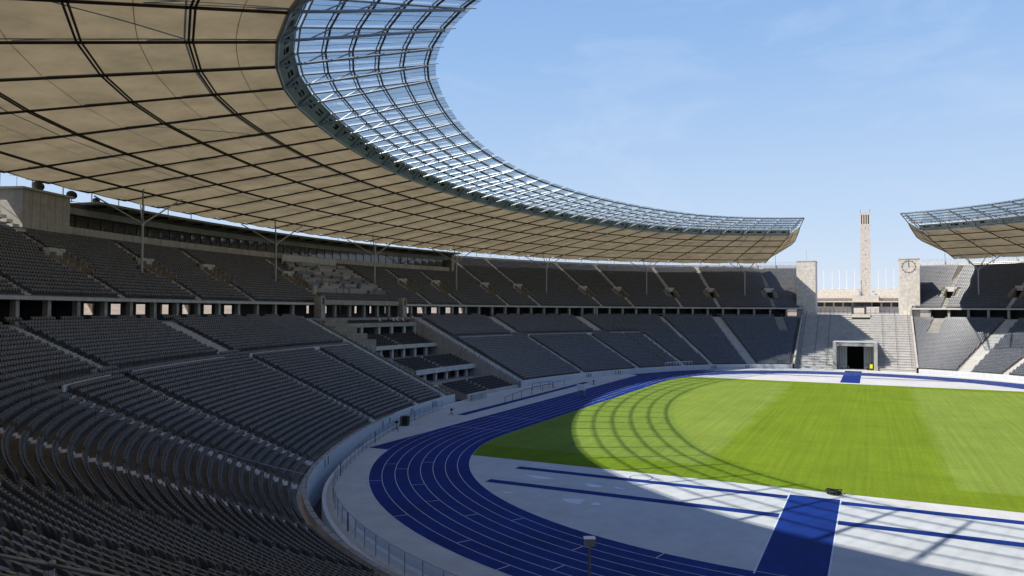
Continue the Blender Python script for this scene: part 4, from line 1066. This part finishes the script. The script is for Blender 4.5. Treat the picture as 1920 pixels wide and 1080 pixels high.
# steel handrail in the nearest rows
def pd(u, v, t):
    d = FW + RT * ((u - 960) / FPX) - UPV * ((v - 540) / FPX); return EYE + d * t
hr = thing('hand_rail', 'grey pipe handrail in the bottom left foreground', 'railing', pd(100, 1075, 7.6))
b = MB(); b.poly([pd(-160, 1012, 7.6), pd(-5, 1041, 7.6), pd(98, 1060, 7.6), pd(330, 1104, 7.6)], .0205, 10); b.build('top_pipe', 'galv', hr, True)
b = MB(); b.poly([pd(-160, 1050, 7.65), pd(0, 1078, 7.65), pd(98, 1096, 7.65), pd(330, 1140, 7.65)], .018, 10); b.build('lower_pipe', 'galv', hr, True)
for u, v in ((98, 1060), (-160, 1012), (330, 1104)):
    p = pd(u, v, 7.6); b = MB(); b.tube(p + (0, 0, .02), (p[0], p[1], p[2] - .9), .024, 10); b.tube(p + (0, 0, -.03), p + (0, 0, .045), .032, 10); b.build('post', 'galv', hr, True)
# box on a pole by the near wall
lp = thing('speaker_post', 'white equipment box on a slim pole before the near bend', 'equipment post', (-94.5, 6.32, -2.45))
b = MB(); b.tube((-94.5, 6.32, -2.45), (-94.5, 6.32, 5.75), .05, 8); b.build('pole', 'galv', lp)
b = MB(); b.box((-94.5, 6.32, 5.98), (.16, .08, 0), (-.10, .19, 0), (0, 0, .14)); b.build('box', 'steelwhite', lp)
b = MB(); b.box((-94.5, 6.32, 6.139), (.185, .095, 0), (-.12, .215, 0), (0, 0, .018)); b.build('lid', 'white', lp)
b = MB(); b.box((-94.335, 6.405, 5.98), (.008, .004, 0), (-.08, .15, 0), (0, 0, .105)); b.build('grille', 'white', lp)
# cable heap on the grass edge
ch = MB(); r_ = random.Random(4); cx, cy = -54.4, -1.5
for k in range(9):
    rr = r_.uniform(.3, .62); ox, oy = r_.uniform(-.25, .25), r_.uniform(-.3, .35); ph = r_.uniform(0, 6); zz = .05 + .035 * k
    q = [np.array([cx + ox + rr * .8 * math.cos(a + ph), cy + oy + rr * math.sin(a + ph), zz + .06 * math.sin(2 * a + ph)]) for a in np.linspace(0, 6.28, 15)]
    ch.poly(q, .045, 5)
tag(ch.build('cable_heap', 'black'), 'heap of black cable on the near edge of the grass', 'cable')
# small wheeled lectern-like board on the track
bd = thing('lap_board', 'white board on a stand standing on the far track straight', 'board', (2.5, 42.6, 0))
b = MB(); b.abox(2.35, 2.45, 42.5, 44.1, 1.15, 2.25); b.build('panel', 'white', bd)
b = MB(); b.tube((2.4, 42.7, 0.05), (2.4, 42.7, 1.3), .06, 6); b.tube((2.4, 43.8, 0.05), (2.4, 43.8, 1.3), .05, 6); b.build('leg', 'galv', bd)
b = MB(); b.abox(2.0, 2.9, 42.3, 43.1, .02, .18); b.build('base', 'railsteel', bd)
# black flight case, tripod stands
bc = thing('equipment_case', 'tall black covered case by the front wall', 'case', (-40.5, 52.5, 0))
b = MB(); b.box((-40.5, 52.5, .751), (.42, .1, 0), (-.12, .5, 0), (0, 0, .55)); b.build('cover', 'black', bc)
b = MB(); b.box((-40.5, 52.5, .13), (.4, .1, 0), (-.1, .46, 0), (0, 0, .07)); b.build('base', 'railsteel', bc)
for dx, dy in ((-.3, -.35), (.3, -.3), (-.4, .4), (.2, .5)):
    b = MB(); b.tube((-40.5 + dx - .03, 52.5 + dy, .07), (-40.5 + dx + .03, 52.5 + dy, .07), .07, 8); b.build('castor', 'black', bc)
def stand(x, y, h, label):
    t = thing('tripod_stand', label, 'stand', (x, y, 0)); b = MB(); b.tube((x, y, .15), (x, y, h), .05, 6); b.build('pole', 'railsteel', t)
    for k in range(3):
        a = 2.1 * k; b = MB(); b.tube((x, y, .35), (x + .45 * math.cos(a), y + .45 * math.sin(a), .02), .04, 5); b.build('leg', 'railsteel', t)
    b = MB(); b.abox(x - .14, x + .14, y - .16, y + .16, h, h + .28); b.build('head', 'black', t)
stand(-44.3, 51.2, .95, 'small dark tripod stand left of the black case')
stand(-29.0, 52.0, .7, 'small dark tripod stand near the yellow floor marks')
stand(23.4, 48.4, .7, 'small dark tripod stand on the edge of the track')
stand(59.5, 49.8, .9, 'dark tripod stand by the end of the far white wall')
for x, y, l in ((-33.5, 53.5, 1.7), (-40.6, 49.6, .9)):
    flat('floor_mark', [(x - l, y - .12), (x + l, y + .3), (x + l, y + .5), (x - l, y + .06)], .009, 'yellow', infield)
# yellow sweeping machine at the portal
ym = thing('sweeper', 'small yellow and black sweeping machine at the portal', 'machine', (97.5, -4.3, 0))
b = MB(); b.abox(96.9, 98.3, -4.6, -3.9, .5, 1.55); b.build('hood', 'yellow', ym)
b = MB(); b.abox(96.7, 98.6, -5.2, -3.2, .18, .5); b.abox(97.2, 98.2, -5.15, -4.61, .5, 1.3); b.abox(97.2, 98.2, -3.89, -3.3, .5, 1.2); b.build('chassis', 'black', ym)
for sx in (97.0, 98.3):
    for sy in (-5.1, -3.3):
        b = MB(); b.tube((sx, sy - .1, .25), (sx, sy + .1, .25), .25, 10); b.build('wheel', 'black', ym)
b = MB(); b.tube((97.8, -3.5, 1.2), (97.3, -3.4, 2.3), .04, 5); b.tube((97.8, -4.2, 1.5), (97.3, -3.4, 2.3), .04, 5); b.tube((97.3, -3.6, 2.3), (97.3, -2.8, 2.4), .04, 5); b.build('handle', 'galv', ym)
# white frames leaning on the far wall
for i, (a, wdt, lb) in enumerate(((60.2, 5.5, 'row of white hurdle frames on the far wall, left group'), (57.2, 2.2, 'white frame between the two larger hurdle groups'), (53.9, 3.2, 'row of white hurdle frames on the far wall, right group'))):
    t = thing('hurdle_rack', lb, 'hurdles', P(a, 50.6, 1.2), 'hurdle frames along the far wall'); n_ = max(1, round(wdt / 1.1)); n0 = NRM(a); tt = np.array([n0[1], -n0[0], 0]); c = P(a, 49.6, 1.2)
    for k in range(n_):
        b = MB(); p0 = c + tt * (k * 1.1 - wdt / 2); p1 = p0 + tt * 1.05; up_ = np.array([0, 0, 1.05])
        b.tube(p0, p0 + up_, .035, 5); b.tube(p1, p1 + up_, .035, 5); b.box((p0 + p1) / 2 + np.array([0, 0, 1.0]), tt * .52, n0 * .02, (0, 0, .05)); b.tube(p0 + up_ * .9, p1 + up_ * .35, .03, 4); b.build('hurdle', 'white', t)
# taut safety wire on slim posts over the rows
sw = thing('safety_wire', 'thin taut wire on slim posts across the near seat rows', 'wire', pd(590, 890, 66))
W0, W1 = np.array(P(129.0, 69.5, low(69.5) + 1.3)), np.array(P(121.5, 49.1, 1.35))
def wire_pt(u, v, h):
    best = None
    for t in np.arange(30, 110, .1):
        p = pd(u, v, t); 
        nu, r = inv_nu(p[0], p[1])
        if 49.0 <= r < 79 and p[2] - low(r) < h: return p
    return pd(u, v, 60)
def inv_nu(x, y):
    oc, ph = SO; s = oc / math.cos(rad(ph)); cy = oc * math.tan(rad(ph))
    for sg in (1, -1):
        a = math.degrees(math.atan2(y, x - sg * oc)); r = math.hypot(x - sg * oc, y)
        if (sg > 0 and abs(a) <= ph) or (sg < 0 and abs(a) >= 180 - ph): return a, r
    sg = 1 if y > 0 else -1; return math.degrees(math.atan2(y + cy * sg, x)), math.hypot(x, y + cy * sg) - s
wp = [wire_pt(u, v, 1.7) for u, v in ((0, 696), (60, 719), (118, 742), (180, 762), (237, 785), (300, 809), (361, 831), (430, 852), (500, 872), (574, 890))]
b = MB(); b.poly(wp, .02, 4); b.build('wire', 'galv', sw)
for p in wp:
    nu, r = inv_nu(p[0], p[1]); b = MB(); b.tube((p[0], p[1], low(r) - .1), p, .02, 4); b.build('post', 'railsteel', sw)

# ------------------------------------------------------------------ visitors in the honour box (a few pixels each)
def skinmat(n_, c): M[n_] = mat(n_, c, .8, .08, 3)
for n_, c in (('cloth_white', (.7, .7, .7)), ('cloth_blue', (.03, .06, .5)), ('cloth_red', (.5, .02, .05)), ('cloth_dark', (.03, .03, .04)), ('skin', (.5, .33, .25)), ('cloth_grey', (.25, .26, .3)), ('hair', (.05, .035, .025))): skinmat(n_, c)
def person(nu, r, z, cl, label, face=0):
    """one continuous seated figure grown with a skin modifier, hair and top as children"""
    me = D.meshes.new('person')
    V = [(0, 0, .50), (0, .02, .72), (0, .03, .95), (0, .02, 1.08), (0, -.02, 1.22), (.10, -.02, .48), (.12, -.42, .50), (.12, -.44, .08), (.12, -.56, .04), (-.10, -.02, .48), (-.12, -.42, .50), (-.12, -.44, .08), (-.12, -.56, .04),
         (.19, .02, .98), (.24, -.06, .74), (.14, -.28, .60), (-.19, .02, .98), (-.24, -.06, .74), (-.14, -.28, .60)]
    Ed = [(0, 1), (1, 2), (2, 3), (3, 4), (0, 5), (5, 6), (6, 7), (7, 8), (0, 9), (9, 10), (10, 11), (11, 12), (2, 13), (13, 14), (14, 15), (2, 16), (16, 17), (17, 18)]
    Rd = [.15, .14, .15, .055, .10, .10, .075, .05, .04, .10, .075, .05, .04, .065, .05, .04, .065, .05, .04]
    me.from_pydata(V, Ed, []); o = D.objects.new('person', me); COL.objects.link(o); me.materials.append(M[cl])
    o.matrix_basis = frame_at(nu, r, z)
    sk = o.modifiers.new('skin', 'SKIN'); lay = me.skin_vertices[0] if me.skin_vertices else None
    if lay is None: 
        bpy.context.view_layer.objects.active = o; bpy.ops.mesh.customdata_skin_add(); lay = me.skin_vertices[0]
    for i_, q in enumerate(Rd): lay.data[i_].radius = (q, q)
    lay.data[0].use_root = True
    o.modifiers.new('sub', 'SUBSURF').levels = 1
    tag(o, label, 'person', 'visitors seated in the honour box')
    b = MB(); n = 8
    for j, (h, q) in enumerate(((1.12, .07), (1.2, .105), (1.3, .09), (1.35, .03))):
        for k in range(n): a = 2 * math.pi * k / n; b.v.append((q * math.cos(a), -.01 + q * math.sin(a) * 1.1, h))
    for j in range(3):
        for k in range(n): b.f.append((j * n + k, j * n + (k + 1) % n, (j + 1) * n + (k + 1) % n, (j + 1) * n + k))
    hd = D.objects.new('head', b.mesh('head', 'skin', True)); COL.objects.link(hd); hd.parent = o
    b = MB()
    for j, (h, q, y) in enumerate(((1.24, .115, .02), (1.32, .105, .015), (1.375, .03, .01))):
        for k in range(n): a = 2 * math.pi * k / n; b.v.append((q * math.cos(a), y + q * math.sin(a) * 1.1, h))
    for j in range(2):
        for k in range(n): b.f.append((j * n + k, j * n + (k + 1) % n, (j + 1) * n + (k + 1) % n, (j + 1) * n + k))
    ha = D.objects.new('hair', b.mesh('hair', 'hair', True)); COL.objects.link(ha); ha.parent = o
for nu, kk, cl, lb in ((88.6, 1, 'cloth_white', 'seated visitor in white, leftmost of the group in the top rows'), (88.2, 2, 'cloth_grey', 'seated visitor in grey beside the visitor in white'), (87.55, 1, 'cloth_dark', 'seated visitor in dark clothes left of the blue jacket'),
        (87.0, 1, 'cloth_white', 'seated visitor in white directly left of the blue jacket'), (86.85, 2, 'cloth_blue', 'seated visitor in a bright blue jacket'), (86.55, 1, 'cloth_white', 'seated visitor in white directly right of the blue jacket'),
        (86.3, 1, 'cloth_grey', 'seated visitor in light grey in the middle of the group'), (86.05, 2, 'cloth_white', 'seated visitor in white two seats left of the red jacket'), (85.85, 1, 'cloth_white', 'seated visitor in white next to the red jacket'), (85.6, 1, 'cloth_red', 'seated visitor in a red jacket at the right end')):
    person(nu, 77.15 + .9 * kk - .1, 12.45 + .31 * kk, cl, lb)
